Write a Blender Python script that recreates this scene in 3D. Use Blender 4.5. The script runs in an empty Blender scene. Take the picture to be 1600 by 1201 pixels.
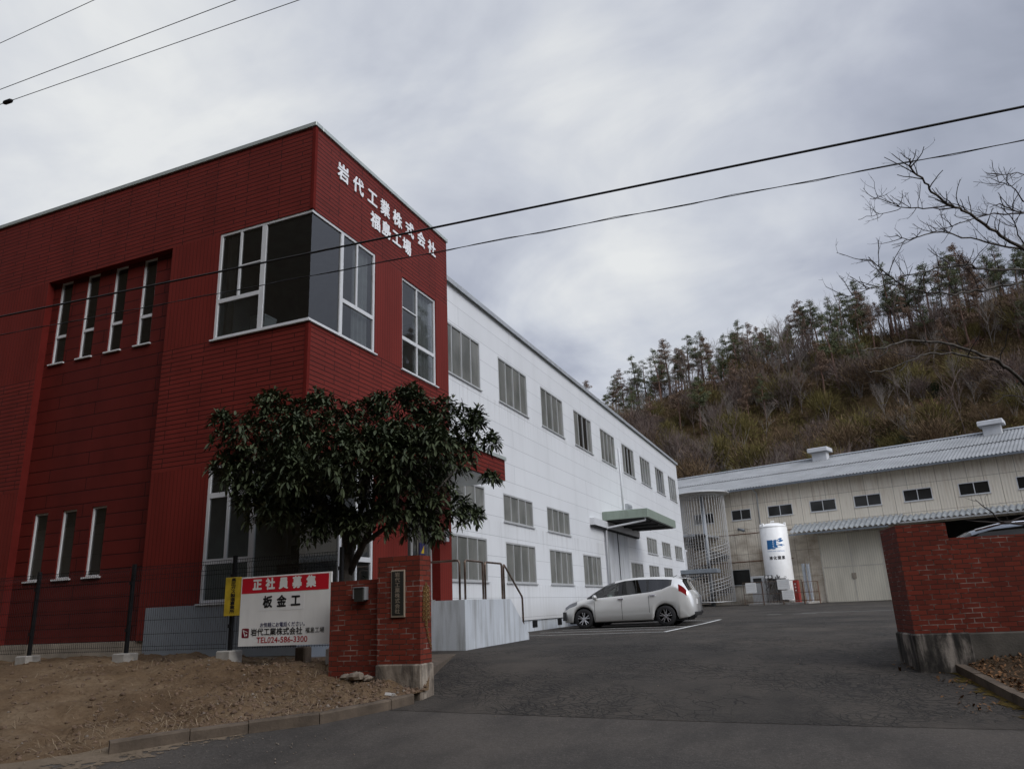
import bpy, math, random
import numpy as np
from mathutils import Vector, Matrix
random.seed(7); rng = np.random.default_rng(11)
scn = bpy.context.scene
COL = scn.collection
R = math.radians

# ------------------------------------------------------------------ camera
CAM = Vector((0, 0, 1.6))
yaw, pitch, roll, F_PX = -0.384528503, 0.290067271, -0.0435497658, 1174.22641
fw = Vector((math.sin(yaw)*math.cos(pitch), math.cos(yaw)*math.cos(pitch), math.sin(pitch)))
rt0 = Vector((math.cos(yaw), -math.sin(yaw), 0)); up0 = rt0.cross(fw)
rt = rt0*math.cos(roll) + up0*math.sin(roll); up = -rt0*math.sin(roll) + up0*math.cos(roll)
cam = bpy.data.objects.new('camera', bpy.data.cameras.new('camera')); COL.objects.link(cam)
cam.data.sensor_width = 36; cam.data.lens = F_PX/1600*36; cam.data.clip_end = 3000
cam.matrix_world = Matrix(((rt.x, up.x, -fw.x, CAM.x), (rt.y, up.y, -fw.y, CAM.y), (rt.z, up.z, -fw.z, CAM.z), (0, 0, 0, 1)))
scn.camera = cam

# ------------------------------------------------------------------ world, sun, exposure
def nd(t, ty, ins=None, **props):
    n = t.nodes.new(ty)
    for k, v in props.items(): setattr(n, k, v)
    for k, v in (ins or {}).items():
        if isinstance(v, bpy.types.NodeSocket): t.links.new(v, n.inputs[k])
        else: n.inputs[k].default_value = v
    return n
def mth(t, op, a, b=0.0, c=0.0):
    return nd(t, 'ShaderNodeMath', {0: a, 1: b, 2: c}, operation=op).outputs[0]
def ramp(t, fac, stops):
    n = nd(t, 'ShaderNodeValToRGB', {'Fac': fac}); e = n.color_ramp.elements
    while len(e) < len(stops): e.new(0.5)
    for el, (p, c) in zip(e, stops):
        el.position = p; el.color = (*c, 1) if len(c) == 3 else c
    return n.outputs[0]
def mix(t, fac, a, b, mode='MIX'):
    n = nd(t, 'ShaderNodeMix', data_type='RGBA', blend_type=mode)
    for i, v in ((0, fac), (6, a), (7, b)):
        if isinstance(v, bpy.types.NodeSocket): t.links.new(v, n.inputs[i])
        else: n.inputs[i].default_value = v if i == 0 or len(v) == 4 else (*v, 1)
    return n.outputs[2]
SUN_EL, SUN_AZ = R(38), R(118)      # azimuth measured clockwise from +Y
w = bpy.data.worlds.new('World'); scn.world = w; w.use_nodes = True
t = w.node_tree; t.nodes.clear()
sky = nd(t, 'ShaderNodeTexSky', sky_type='NISHITA', sun_disc=False, sun_elevation=SUN_EL, sun_rotation=SUN_AZ)
tc = nd(t, 'ShaderNodeTexCoord').outputs['Generated']
sep = nd(t, 'ShaderNodeSeparateXYZ', {0: tc})
zz = mth(t, 'ADD', mth(t, 'MAXIMUM', sep.outputs[2], 0.0), 0.32)
pl = nd(t, 'ShaderNodeCombineXYZ', {0: mth(t, 'DIVIDE', sep.outputs[0], zz), 1: mth(t, 'DIVIDE', sep.outputs[1], zz), 2: 0.0}).outputs[0]
n1 = nd(t, 'ShaderNodeTexNoise', {'Vector': pl, 'Scale': 1.45, 'Detail': 6.0, 'Roughness': .5, 'Distortion': .5}).outputs[0]
mp = nd(t, 'ShaderNodeMapping', {'Vector': pl, 'Location': (3.7, 1.2, 0), 'Rotation': (0, 0, R(25)), 'Scale': (1.0, 1.35, 1)}).outputs[0]
n2 = nd(t, 'ShaderNodeTexNoise', {'Vector': mp, 'Scale': 2.6, 'Detail': 7.0, 'Roughness': .52, 'Distortion': .5}).outputs[0]
# brighter patch of thin cloud high up to the north-west, greyer and bluer towards the hill
dv = nd(t, 'ShaderNodeVectorMath', {0: tc, 1: Vector((-.50, .62, .60)).normalized()}, operation='DOT_PRODUCT').outputs['Value']
br = nd(t, 'ShaderNodeMapRange', {'Value': dv, 'From Min': .62, 'From Max': 1.0, 'To Min': -.08, 'To Max': .095}).outputs[0]
cl = mth(t, 'ADD', mth(t, 'ADD', mth(t, 'MULTIPLY', n1, .62), mth(t, 'MULTIPLY', n2, .38)), br)
SKYGAIN = 5.9
ccol = ramp(t, cl, [(.37, (.335, .365, .445)), (.465, (.44, .47, .555)), (.55, (.59, .62, .685)), (.66, (.80, .815, .82))])
ccol = nd(t, 'ShaderNodeVectorMath', {0: ccol, 3: SKYGAIN*1.75}, operation='SCALE').outputs[0]
# the cloud is brighter round the hidden sun, behind and to the right of the camera
sdir = Vector((math.sin(SUN_AZ)*math.cos(SUN_EL), math.cos(SUN_AZ)*math.cos(SUN_EL), math.sin(SUN_EL)))
sv = nd(t, 'ShaderNodeVectorMath', {0: tc, 1: sdir}, operation='DOT_PRODUCT').outputs['Value']
gl = nd(t, 'ShaderNodeMapRange', {'Value': sv, 'From Min': .25, 'From Max': 1.0, 'To Min': 1.0, 'To Max': 3.4}).outputs[0]
ccol = nd(t, 'ShaderNodeVectorMath', {0: ccol, 3: gl}, operation='SCALE').outputs[0]
fin = mix(t, .94, sky.outputs[0], ccol)
bg = nd(t, 'ShaderNodeBackground', {'Color': fin, 'Strength': 0.1})
wo = nd(t, 'ShaderNodeOutputWorld', {'Surface': bg.outputs[0]})
sun = bpy.data.objects.new('sun', bpy.data.lights.new('sun', 'SUN')); COL.objects.link(sun)
sun.data.energy = 1.5; sun.data.angle = R(36); sun.data.color = (1, .96, .9)
sd = Vector((math.sin(SUN_AZ)*math.cos(SUN_EL), math.cos(SUN_AZ)*math.cos(SUN_EL), math.sin(SUN_EL)))
sun.rotation_euler = (-sd).to_track_quat('-Z', 'Y').to_euler()
vs = scn.view_settings
scn.display_settings.display_device = 'sRGB'
vs.view_transform = 'Standard'; vs.look = 'None'; vs.gamma = 1; vs.exposure = 0; vs.use_curve_mapping = False
scn.cycles.max_bounces = 6; scn.cycles.transparent_max_bounces = 10; scn.cycles.glossy_bounces = 3; scn.cycles.diffuse_bounces = 3
scn.cycles.use_denoising = True

# ------------------------------------------------------------------ mesh helpers
ORG = {}
class MB:
    def __init__(s): s.v, s.f, s.m = [], [], []
    def face(s, pts, m=0):
        i = len(s.v); s.v += [tuple(p) for p in pts]; s.f.append(tuple(range(i, i+len(pts)))); s.m.append(m)
    def raw(s, v, f, m=0):
        i = len(s.v); s.v += [tuple(p) for p in v]; s.f += [tuple(i+k for k in q) for q in f]; s.m += [m]*len(f)
    def box(s, x0, x1, y0, y1, z0, z1, m=0):
        v = [(x, y, z) for z in (z0, z1) for y in (y0, y1) for x in (x0, x1)]
        s.raw(v, [(0, 2, 3, 1), (4, 5, 7, 6), (0, 1, 5, 4), (2, 6, 7, 3), (0, 4, 6, 2), (1, 3, 7, 5)], m)
    def bev(s, x0, x1, y0, y1, z0, z1, b=.01, m=0):
        # box with chamfered vertical and top edges
        def ring(z, e): return [(x0+e+b, y0+e, z), (x1-e-b, y0+e, z), (x1-e, y0+e+b, z), (x1-e, y1-e-b, z), (x1-e-b, y1-e, z), (x0+e+b, y1-e, z), (x0+e, y1-e-b, z), (x0+e, y0+e+b, z)]
        v = ring(z0, 0)+ring(z1-b, 0)+ring(z1, b)
        f = [(k+j*8, (k+1) % 8+j*8, (k+1) % 8+j*8+8, k+j*8+8) for j in (0, 1) for k in range(8)]
        s.raw(v, f+[tuple(range(16, 24)), tuple(range(7, -1, -1))], m)
    def tube(s, pts, r, n=6, m=0, cap=True):
        pts = [Vector(p) for p in pts]; rs = r if isinstance(r, (list, tuple)) else [r]*len(pts)
        i0 = len(s.v); prev = None
        for k, p in enumerate(pts):
            d = (pts[min(k+1, len(pts)-1)]-pts[max(k-1, 0)])
            if d.length < 1e-9: d = Vector((0, 0, 1))
            d.normalize()
            if prev is None:
                a = d.orthogonal().normalized()
            else:
                a = (prev - d*prev.dot(d)); a = a.normalized() if a.length > 1e-6 else d.orthogonal().normalized()
            prev = a; b = d.cross(a)
            for j in range(n):
                q = 2*math.pi*j/n
                s.v.append(tuple(p + (a*math.cos(q)+b*math.sin(q))*rs[k]))
        for k in range(len(pts)-1):
            for j in range(n):
                j2 = (j+1) % n; s.f.append((i0+k*n+j, i0+k*n+j2, i0+(k+1)*n+j2, i0+(k+1)*n+j)); s.m.append(m)
        if cap:
            s.f.append(tuple(i0+j for j in range(n-1, -1, -1))); s.m.append(m)
            s.f.append(tuple(i0+(len(pts)-1)*n+j for j in range(n))); s.m.append(m)
    def lathe(s, prof, c, n=24, m=0, axis='z', cap=True):
        i0 = len(s.v)
        for r, h in prof:
            for j in range(n):
                q = 2*math.pi*j/n; a, b = r*math.cos(q), r*math.sin(q)
                p = (a, b, h) if axis == 'z' else (a, h, b)
                s.v.append((c[0]+p[0], c[1]+p[1], c[2]+p[2]))
        for k in range(len(prof)-1):
            for j in range(n):
                j2 = (j+1) % n; q = (i0+k*n+j, i0+k*n+j2, i0+(k+1)*n+j2, i0+(k+1)*n+j)
                s.f.append(q if axis == 'z' else q[::-1]); s.m.append(m)
        for k, rev in ((0, True), (len(prof)-1, False)):
            if cap and prof[k][0] > 1e-4:
                q = [i0+k*n+j for j in range(n)]; q = q[::-1] if rev == (axis == 'z') else q
                s.f.append(tuple(q)); s.m.append(m)
    def prism(s, poly, fn, a, b, m=0):
        # poly (u,v) extruded between depths a and b, fn(u,v,d)->point
        n = len(poly); v = [fn(u, q, a) for u, q in poly]+[fn(u, q, b) for u, q in poly]
        s.raw(v, [tuple(range(n)), tuple(range(2*n-1, n-1, -1))]+[(k, k+n, (k+1) % n+n, (k+1) % n) for k in range(n)], m)
    def build(s, name, mats, parent=None, smooth=False, org=None, recalc=False):
        if not isinstance(mats, (list, tuple)): mats = [mats]
        v = np.array(s.v, float).reshape(-1, 3)
        if parent is not None: o0 = ORG.get(parent.name, Vector((0, 0, 0)))
        else: o0 = Vector(org) if org is not None else Vector(((v[:, 0].min()+v[:, 0].max())/2, (v[:, 1].min()+v[:, 1].max())/2, v[:, 2].min()))
        v = v - np.array(o0)
        me = bpy.data.meshes.new(name); me.from_pydata(v.tolist(), [], s.f)
        for mt in mats: me.materials.append(mt)
        if len(mats) > 1: me.polygons.foreach_set('material_index', s.m)
        if smooth: me.polygons.foreach_set('use_smooth', [True]*len(s.f))
        me.update()
        if recalc:
            import bmesh
            bm = bmesh.new(); bm.from_mesh(me); bmesh.ops.recalc_face_normals(bm, faces=bm.faces); bm.to_mesh(me); bm.free()
        boxuv(me)
        o = bpy.data.objects.new(name, me); COL.objects.link(o)
        if parent is not None: o.parent = parent; ORG[o.name] = o0
        else: o.location = o0; ORG[o.name] = o0
        return o
def boxuv(me):
    nl = len(me.loops)
    if nl == 0 or nl > 400000: return
    vi = np.empty(nl, int); me.loops.foreach_get('vertex_index', vi)
    co = np.empty(len(me.vertices)*3); me.vertices.foreach_get('co', co); co = co.reshape(-1, 3)
    nn = np.empty(len(me.polygons)*3); me.polygons.foreach_get('normal', nn); nn = np.abs(nn.reshape(-1, 3))
    lt = np.empty(len(me.polygons), int); me.polygons.foreach_get('loop_total', lt)
    ln = np.repeat(nn.argmax(1), lt); c = co[vi]
    uv = np.where((ln == 2)[:, None], c[:, :2], np.where((ln == 0)[:, None], c[:, 1:], c[:, [0, 2]]))
    me.uv_layers.new(name='UVMap').data.foreach_set('uv', uv.ravel())
def npmesh(name, v, f, mats, mi=None, smooth=False, parent=None, org=(0, 0, 0)):
    """large mesh from arrays; f is (n,3) or (n,4)"""
    v = np.asarray(v, np.float32); f = np.asarray(f, np.int32); o0 = ORG.get(parent.name, Vector((0, 0, 0))) if parent is not None else Vector(org)
    v = v-np.array(o0, np.float32)
    me = bpy.data.meshes.new(name); me.vertices.add(len(v)); me.vertices.foreach_set('co', v.ravel())
    k = f.shape[1]; me.loops.add(f.size); me.loops.foreach_set('vertex_index', f.ravel())
    me.polygons.add(len(f)); me.polygons.foreach_set('loop_start', np.arange(0, f.size, k, dtype=np.int32))
    me.polygons.foreach_set('loop_total', np.full(len(f), k, np.int32))
    for mt in (mats if isinstance(mats, (list, tuple)) else [mats]): me.materials.append(mt)
    if mi is not None: me.polygons.foreach_set('material_index', np.asarray(mi, np.int32))
    if smooth: me.polygons.foreach_set('use_smooth', np.ones(len(f), bool))
    me.update(calc_edges=True); me.validate(); boxuv(me)
    o = bpy.data.objects.new(name, me); COL.objects.link(o)
    if parent is not None: o.parent = parent
    else: o.location = o0
    ORG[o.name] = o0
    return o
def thing(name, label, cat, loc, rz=0, group=None):
    o = bpy.data.objects.new(name, None); COL.objects.link(o); o.location = loc; o.rotation_euler = (0, 0, rz)
    o.empty_display_size = .2
    ORG[o.name] = Vector((0, 0, 0)) if rz else Vector(loc)
    return tag(o, label, cat, group)
def tag(o, label=None, cat=None, group=None, kind=None):
    if label: o['label'] = label
    if cat: o['category'] = cat
    if group: o['group'] = group
    if kind: o['kind'] = kind
    return o
def struct(o): o['kind'] = 'structure'; return o
def text_mb(mb, body, size, fn, bold=0.0, depth=.004, m=0, align='CENTER', sx=1.0, d0=0.0):
    """letters as real thin solids; fn(u, v, d) maps the text plane to space"""
    c = bpy.data.curves.new('lettering', 'FONT'); c.body = body; c.size = size; c.align_x = align; c.align_y = 'CENTER'
    c.resolution_u = 3
    o = bpy.data.objects.new('lettering', c); COL.objects.link(o)
    me = bpy.data.meshes.new_from_object(o.evaluated_get(bpy.context.evaluated_depsgraph_get()))
    bpy.data.objects.remove(o); bpy.data.curves.remove(c)
    vv = [(p.co.x*sx, p.co.y) for p in me.vertices]; n = len(vv)
    pts = [fn(u, q, d0+depth) for u, q in vv]
    fs = [tuple(p.vertices) for p in me.polygons]
    if depth > .012:
        cnt = {}
        for f in fs:
            for a, b in zip(f, f[1:]+f[:1]): cnt.setdefault((min(a, b), max(a, b)), []).append((a, b))
        pts += [fn(u, q, d0) for u, q in vv]
        fs = fs+[(b, a, a+n, b+n) for l in cnt.values() if len(l) == 1 for a, b in l]
    if depth <= .012 and bold:   # heavier strokes: the same outline laid down again a little to each side
        for k, (a, b) in enumerate(((1, 0), (-1, 0), (0, 1), (0, -1), (.7, .7), (-.7, -.7), (.7, -.7), (-.7, .7))):
            mb.raw([fn(u+a*bold*sx, q+b*bold, d0+depth+.00006*(k+1)) for u, q in vv], [tuple(p.vertices) for p in me.polygons], m)
    elif bold:
        for k, (a, b) in enumerate(((1, 0), (-1, 0), (0, 1), (0, -1), (.7, .7), (-.7, -.7), (.7, -.7), (-.7, .7))):
            w2 = [(u+a*bold*sx, q+b*bold) for u, q in vv]
            mb.raw([fn(u, q, d0+depth+.0002*(k+1)) for u, q in w2]+[fn(u, q, d0) for u, q in w2], fs, m)
    mb.raw(pts, fs, m); bpy.data.meshes.remove(me)

# ------------------------------------------------------------------ materials
def newmat(name):
    m = bpy.data.materials.new(name); m.use_nodes = True; t = m.node_tree
    b = t.nodes['Principled BSDF']; return m, t, b
def setp(t, b, **kw):
    for k, v in kw.items():
        k = {'col': 'Base Color', 'rough': 'Roughness', 'metal': 'Metallic', 'spec': 'Specular IOR Level', 'coat': 'Coat Weight', 'nrm': 'Normal'}[k]
        if isinstance(v, bpy.types.NodeSocket): t.links.new(v, b.inputs[k])
        elif k == 'Base Color': b.inputs[k].default_value = (*v[:3], 1)
        else: b.inputs[k].default_value = v
def objco(t): return nd(t, 'ShaderNodeTexCoord').outputs['Object']
def uvco(t): return nd(t, 'ShaderNodeTexCoord').outputs['UV']
def noise(t, vec, sc, det=4.0, ro=.55, dist=0.0): return nd(t, 'ShaderNodeTexNoise', {'Vector': vec, 'Scale': sc, 'Detail': det, 'Roughness': ro, 'Distortion': dist}).outputs[0]
def scaled(t, vec, s, loc=(0, 0, 0)): return nd(t, 'ShaderNodeMapping', {'Vector': vec, 'Scale': s, 'Location': loc}).outputs[0]
def bump(t, h, st=.3, dist=.01, nrm=None):
    n = nd(t, 'ShaderNodeBump', {'Height': h, 'Strength': st, 'Distance': dist})
    if nrm is not None: t.links.new(nrm, n.inputs['Normal'])
    return n.outputs[0]
def simple(name, col, rough=.6, metal=0, var=.12, sc=3.0, spec=.4, bmp=0.0, bsc=60.0, streak=0.0, coat=0.0):
    m, t, b = newmat(name); v = objco(t)
    k = noise(t, v, sc, 5.0)
    lo = tuple(c*(1-var) for c in col); hi = tuple(min(1, c*(1+var)) for c in col)
    c = ramp(t, k, [(.3, lo), (.7, hi)])
    if streak:
        s = noise(t, scaled(t, v, (3.2, 3.2, .3)), 1.6, 6.0, .6)
        c = mix(t, nd(t, 'ShaderNodeMapRange', {'Value': s, 'From Min': .48, 'From Max': .75, 'To Max': streak}).outputs[0], c, (col[0]*.35, col[1]*.32, col[2]*.27))
    setp(t, b, col=c, rough=rough, metal=metal, spec=spec, coat=coat)
    if bmp: setp(t, b, nrm=bump(t, noise(t, v, bsc, 4.0), bmp, .01))
    return m
def brickmat(name, c1, c2, mortar, bw, rh, ms=.008, rough=.8, off=.5, bst=.5, bd=.008, dirt=.25, msm=.1, freq=2, spec=.16, pale=None):
    m, t, b = newmat(name); v = uvco(t); ov = objco(t)
    br = nd(t, 'ShaderNodeTexBrick', {'Vector': v, 'Color1': (*c1, 1), 'Color2': (*c2, 1), 'Mortar': (*mortar, 1), 'Scale': 1.0, 'Mortar Size': ms, 'Mortar Smooth': msm, 'Bias': 0.0, 'Brick Width': bw, 'Row Height': rh}, offset=off, offset_frequency=freq)
    c = br.outputs['Color']
    if pale is not None:   # some joints washed pale
        pk = nd(t, 'ShaderNodeMapRange', {'Value': noise(t, ov, 4.0, 4.0), 'From Min': .5, 'From Max': .68}).outputs[0]
        c = mix(t, mth(t, 'MULTIPLY', pk, br.outputs['Fac']), c, pale)
    s = noise(t, scaled(t, ov, (1, 1, .5)), 1.3, 6.0, .6)
    c = mix(t, mth(t, 'MULTIPLY', nd(t, 'ShaderNodeMapRange', {'Value': s, 'From Min': .42, 'From Max': .72}).outputs[0], dirt), c, tuple(x*.3 for x in c1))
    fine = noise(t, ov, 35.0, 4.0)
    c = mix(t, .12, c, nd(t, 'ShaderNodeVectorMath', {0: c, 1: fine}, operation='MULTIPLY').outputs[0])
    h = mth(t, 'ADD', mth(t, 'MULTIPLY', mth(t, 'SUBTRACT', 1.0, br.outputs['Fac']), 1.0), mth(t, 'MULTIPLY', fine, .25))
    setp(t, b, col=c, rough=rough, spec=spec, nrm=bump(t, h, bst, bd))
    return m
def ribmat(name, col, pitch, duty=.16, rough=.6, dirt=.2, axis=0, spec=.3):
    m, t, b = newmat(name); sp = nd(t, 'ShaderNodeSeparateXYZ', {0: uvco(t)})
    fr = mth(t, 'FRACT', mth(t, 'DIVIDE', sp.outputs[axis], pitch))
    g = mth(t, 'LESS_THAN', fr, duty)
    ov = objco(t); s = noise(t, scaled(t, ov, (1, 1, .3)), 1.5, 5.0)
    c = mix(t, mth(t, 'MULTIPLY', nd(t, 'ShaderNodeMapRange', {'Value': s, 'From Min': .42, 'From Max': .72}).outputs[0], dirt), col, tuple(x*.3 for x in col))
    c = mix(t, mth(t, 'MULTIPLY', g, .45), c, tuple(x*.35 for x in col))
    h = nd(t, 'ShaderNodeMath', {0: fr, 1: duty*.5, 2: duty*.5}, operation='COMPARE').outputs[0]
    setp(t, b, col=c, rough=rough, spec=spec, nrm=bump(t, mth(t, 'SUBTRACT', 1.0, h), .5, .008))
    return m
RED = (.185, .0255, .0185); RED2 = (.16, .023, .0165)
M = {}
M['clad'] = brickmat('red_brick_panel', RED, RED2, (.055, .008, .006), .9, .1, .012, .6, .37, .8, .014, .35, .2, 3)
M['plank'] = brickmat('red_plank_panel', (.118, .0165, .0125), (.105, .015, .0115), (.022, .003, .003), 3.0, .29, .012, .55, .4, .5, .008, .35, .3)
M['rib'] = ribmat('red_ribbed_panel', (.158, .0215, .0155), .105, .22, spec=.15, dirt=.3)
M['redtrim'] = simple('red_trim', (.12, .016, .013), .9, spec=.05)
M['white'] = simple('white_frame', (.60, .61, .62), .4, var=.05)
M['alu'] = simple('grey_aluminium', (.5, .51, .51), .35, .3, .08)
M['cap'] = simple('pale_coping', (.42, .46, .44), .4, .2, .1)
M['wpanel'] = None
M['conc'] = simple('concrete', (.36, .34, .31), .9, var=.25, sc=2.5, bmp=.5, bsc=40)
M['concd'] = simple('dark_concrete', (.075, .068, .058), .92, var=.4, sc=3, bmp=.6, bsc=30)
M['base'] = simple('concrete_footing', (.30, .26, .21), .9, var=.3, sc=1.2, bmp=.4, bsc=25, streak=.4)
M['greybase'] = simple('blue_grey_base', (.235, .26, .285), .8, var=.1, sc=1.5)
M['steps'] = simple('grey_painted_concrete', (.50, .53, .56), .75, var=.08, sc=1.2, streak=.75, bmp=.25, bsc=30)
M['rail'] = simple('weathered_rail_steel', (.18, .13, .10), .35, .7, .5, 5)
M['black'] = simple('black_metal', (.012, .012, .013), .6, spec=.2)
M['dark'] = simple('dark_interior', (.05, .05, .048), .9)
M['room'] = simple('room_plaster', (.22, .22, .21), .9)
M['curtain'] = simple('curtain_cloth', (.55, .55, .54), .9)
M['brick'] = brickmat('gate_brick', (.205, .037, .021), (.135, .026, .016), (.05, .03, .022), .22, .07, .006, .85, .5, .9, .008, .35, .15, 2, .2, (.36, .29, .25))
M['sign'] = simple('white_enamel', (.74, .74, .72), .35, var=.04, streak=.12)
M['signred'] = simple('sign_red', (.50, .012, .025), .4, var=.05)
M['ink'] = simple('black_ink', (.012, .012, .014), .5)
M['inkblue'] = simple('navy_ink', (.03, .03, .10), .5)
M['inkred'] = simple('red_ink', (.38, .01, .02), .5)
M['maroon'] = simple('maroon_ink', (.16, .006, .02), .5)
M['yellow'] = simple('yellow_enamel', (.48, .34, .03), .4, var=.25, sc=5)
M['gold'] = simple('brass', (.42, .30, .13), .35, .8, .2)
M['bronze'] = simple('dark_bronze', (.05, .05, .045), .4, .5)
M['bronzeframe'] = simple('pale_bronze', (.35, .29, .22), .45, .3)
M['green'] = simple('pale_green_metal', (.25, .30, .25), .45, .1, .08, streak=.25)
M['galv'] = simple('galvanised_steel', (.42, .44, .46), .45, .3, .15, streak=.2)
M['roofgrey'] = simple('grey_roof_sheet', (.235, .243, .248), .6, .0, .18, sc=.6, spec=.5, streak=.3)
M['cable'] = simple('cable_rubber', (.012, .012, .013), .6)
M['tank'] = simple('tank_white', (.86, .86, .84), .35, var=.04, streak=.08)
M['logo'] = simple('logo_blue', (.015, .14, .36), .4)
M['tankred'] = simple('cabinet_red', (.30, .025, .02), .4)
M['paint'] = simple('road_paint', (.55, .55, .53), .8, var=.25, sc=9)
M['rubber'] = simple('tyre_rubber', (.014, .014, .015), .8)
M['rim'] = simple('alloy_rim', (.6, .6, .62), .25, .9)
M['chrome'] = simple('chrome', (.7, .7, .72), .12, 1.0)
M['plastic'] = simple('black_plastic', (.015, .015, .016), .45)
def carpaint(name, c):
    m, t, b = newmat(name); setp(t, b, col=c, rough=.28, metal=.35, spec=.5, coat=.7); b.inputs['Coat Roughness'].default_value = .04
    return m
M['pearl'] = carpaint('pearl_white_paint', (.70, .70, .68)); M['silver'] = carpaint('silver_paint', (.30, .32, .34)); M['steelblue'] = carpaint('steel_grey_paint', (.16, .19, .23))
def glassmat(name, ior, tint, rough=.0, dirt=.06):
    m, t, b = newmat(name); t.nodes.remove(b); out = t.nodes['Material Output']
    fr = nd(t, 'ShaderNodeFresnel', {'IOR': ior}).outputs[0]
    wv = bump(t, noise(t, objco(t), .9, 1.0), .03, .02)
    gl = nd(t, 'ShaderNodeBsdfGlossy', {'Color': (1, 1, 1, 1), 'Roughness': rough, 'Normal': wv}).outputs[0]
    tr = nd(t, 'ShaderNodeBsdfTransparent', {'Color': (*tint, 1)}).outputs[0]
    df = nd(t, 'ShaderNodeBsdfDiffuse', {'Color': (.4, .4, .38, 1)}).outputs[0]
    a = nd(t, 'ShaderNodeMixShader', {0: dirt, 1: tr, 2: df}).outputs[0]
    o = nd(t, 'ShaderNodeMixShader', {0: fr, 1: a, 2: gl}).outputs[0]
    t.links.new(o, out.inputs[0]); return m
M['glass'] = glassmat('window_glass', 1.75, (.62, .66, .65), .0, .03)
M['carglass'] = glassmat('car_glass', 1.6, (.55, .62, .58), .0, .02)
M['carglassd'] = glassmat('privacy_glass', 1.6, (.05, .05, .05), .0, .01)
M['redlens'] = simple('tail_lens', (.20, .008, .010), .15, spec=.6)
M['headlens'] = simple('head_lens', (.22, .23, .25), .12, .3, spec=.6)
M['darkpane'] = simple('dark_glass_and_open_sash', (.02, .02, .019), .12, spec=.5)
def frosted():
    m, t, b = newmat('frosted_glass'); v = objco(t)
    k = noise(t, scaled(t, v, (2, 1.3, .7)), 1.0, 3.0)
    k = mth(t, 'ADD', k, mth(t, 'MULTIPLY', mth(t, 'SUBTRACT', nd(t, 'ShaderNodeNewGeometry').outputs['Random Per Island'], .5), .38))
    setp(t, b, col=ramp(t, k, [(.35, (.105, .108, .098)), (.65, (.185, .187, .172))]), rough=.25, spec=.5); return m
M['frost'] = frosted()
def whitepanel():
    m, t, b = newmat('white_wall_panel'); v = uvco(t); ov = objco(t)
    br = nd(t, 'ShaderNodeTexBrick', {'Vector': scaled(t, v, (1, 1, 1), (0, -.13, 0)), 'Color1': (.715, .73, .74, 1), 'Color2': (.69, .705, .715, 1), 'Mortar': (.40, .41, .42, 1), 'Scale': 1.0, 'Mortar Size': .0075, 'Mortar Smooth': .2, 'Brick Width': 12.4, 'Row Height': .62}, offset=.33)
    c = br.outputs['Color']
    s = noise(t, scaled(t, ov, (.9, .9, .16)), 1.3, 6.0, .55)
    c = mix(t, nd(t, 'ShaderNodeMapRange', {'Value': s, 'From Min': .5, 'From Max': .8, 'To Max': .22}).outputs[0], c, (.40, .41, .40))
    s2 = noise(t, ov, .35, 4.0)
    c = mix(t, nd(t, 'ShaderNodeMapRange', {'Value': s2, 'From Min': .45, 'From Max': .7, 'To Max': .16}).outputs[0], c, (.5, .51, .52))
    zl = nd(t, 'ShaderNodeSeparateXYZ', {0: ov}).outputs[2]; drip = noise(t, scaled(t, ov, (5, 5, .12)), 1.4, 5.0, .65)   # rain streaks below the sill rows
    for zs in (7.09, 3.08, 1.17):
        d = nd(t, 'ShaderNodeMapRange', {'Value': zl, 'From Min': zs-1.35, 'From Max': zs, 'To Min': 0.0, 'To Max': 1.0}).outputs[0]
        d = mth(t, 'MULTIPLY', mth(t, 'POWER', d, 1.6), mth(t, 'LESS_THAN', zl, zs))
        c = mix(t, mth(t, 'MULTIPLY', d, nd(t, 'ShaderNodeMapRange', {'Value': drip, 'From Min': .5, 'From Max': .72, 'To Max': .42}).outputs[0]), c, (.26, .25, .23))
    lowd = nd(t, 'ShaderNodeMapRange', {'Value': mth(t, 'ADD', zl, mth(t, 'MULTIPLY', drip, -.9)), 'From Min': -.45, 'From Max': .35, 'To Min': .4, 'To Max': 0.0}).outputs[0]
    c = mix(t, lowd, c, (.33, .31, .28))
    wv = noise(t, scaled(t, ov, (1, .5, 1.3)), 1.2, 2.0)
    h = mth(t, 'ADD', mth(t, 'SUBTRACT', 1.0, br.outputs['Fac']), mth(t, 'MULTIPLY', wv, .6))
    setp(t, b, col=c, rough=.42, spec=.4, nrm=bump(t, h, .35, .006)); return m
M['wpanel'] = whitepanel()
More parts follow.
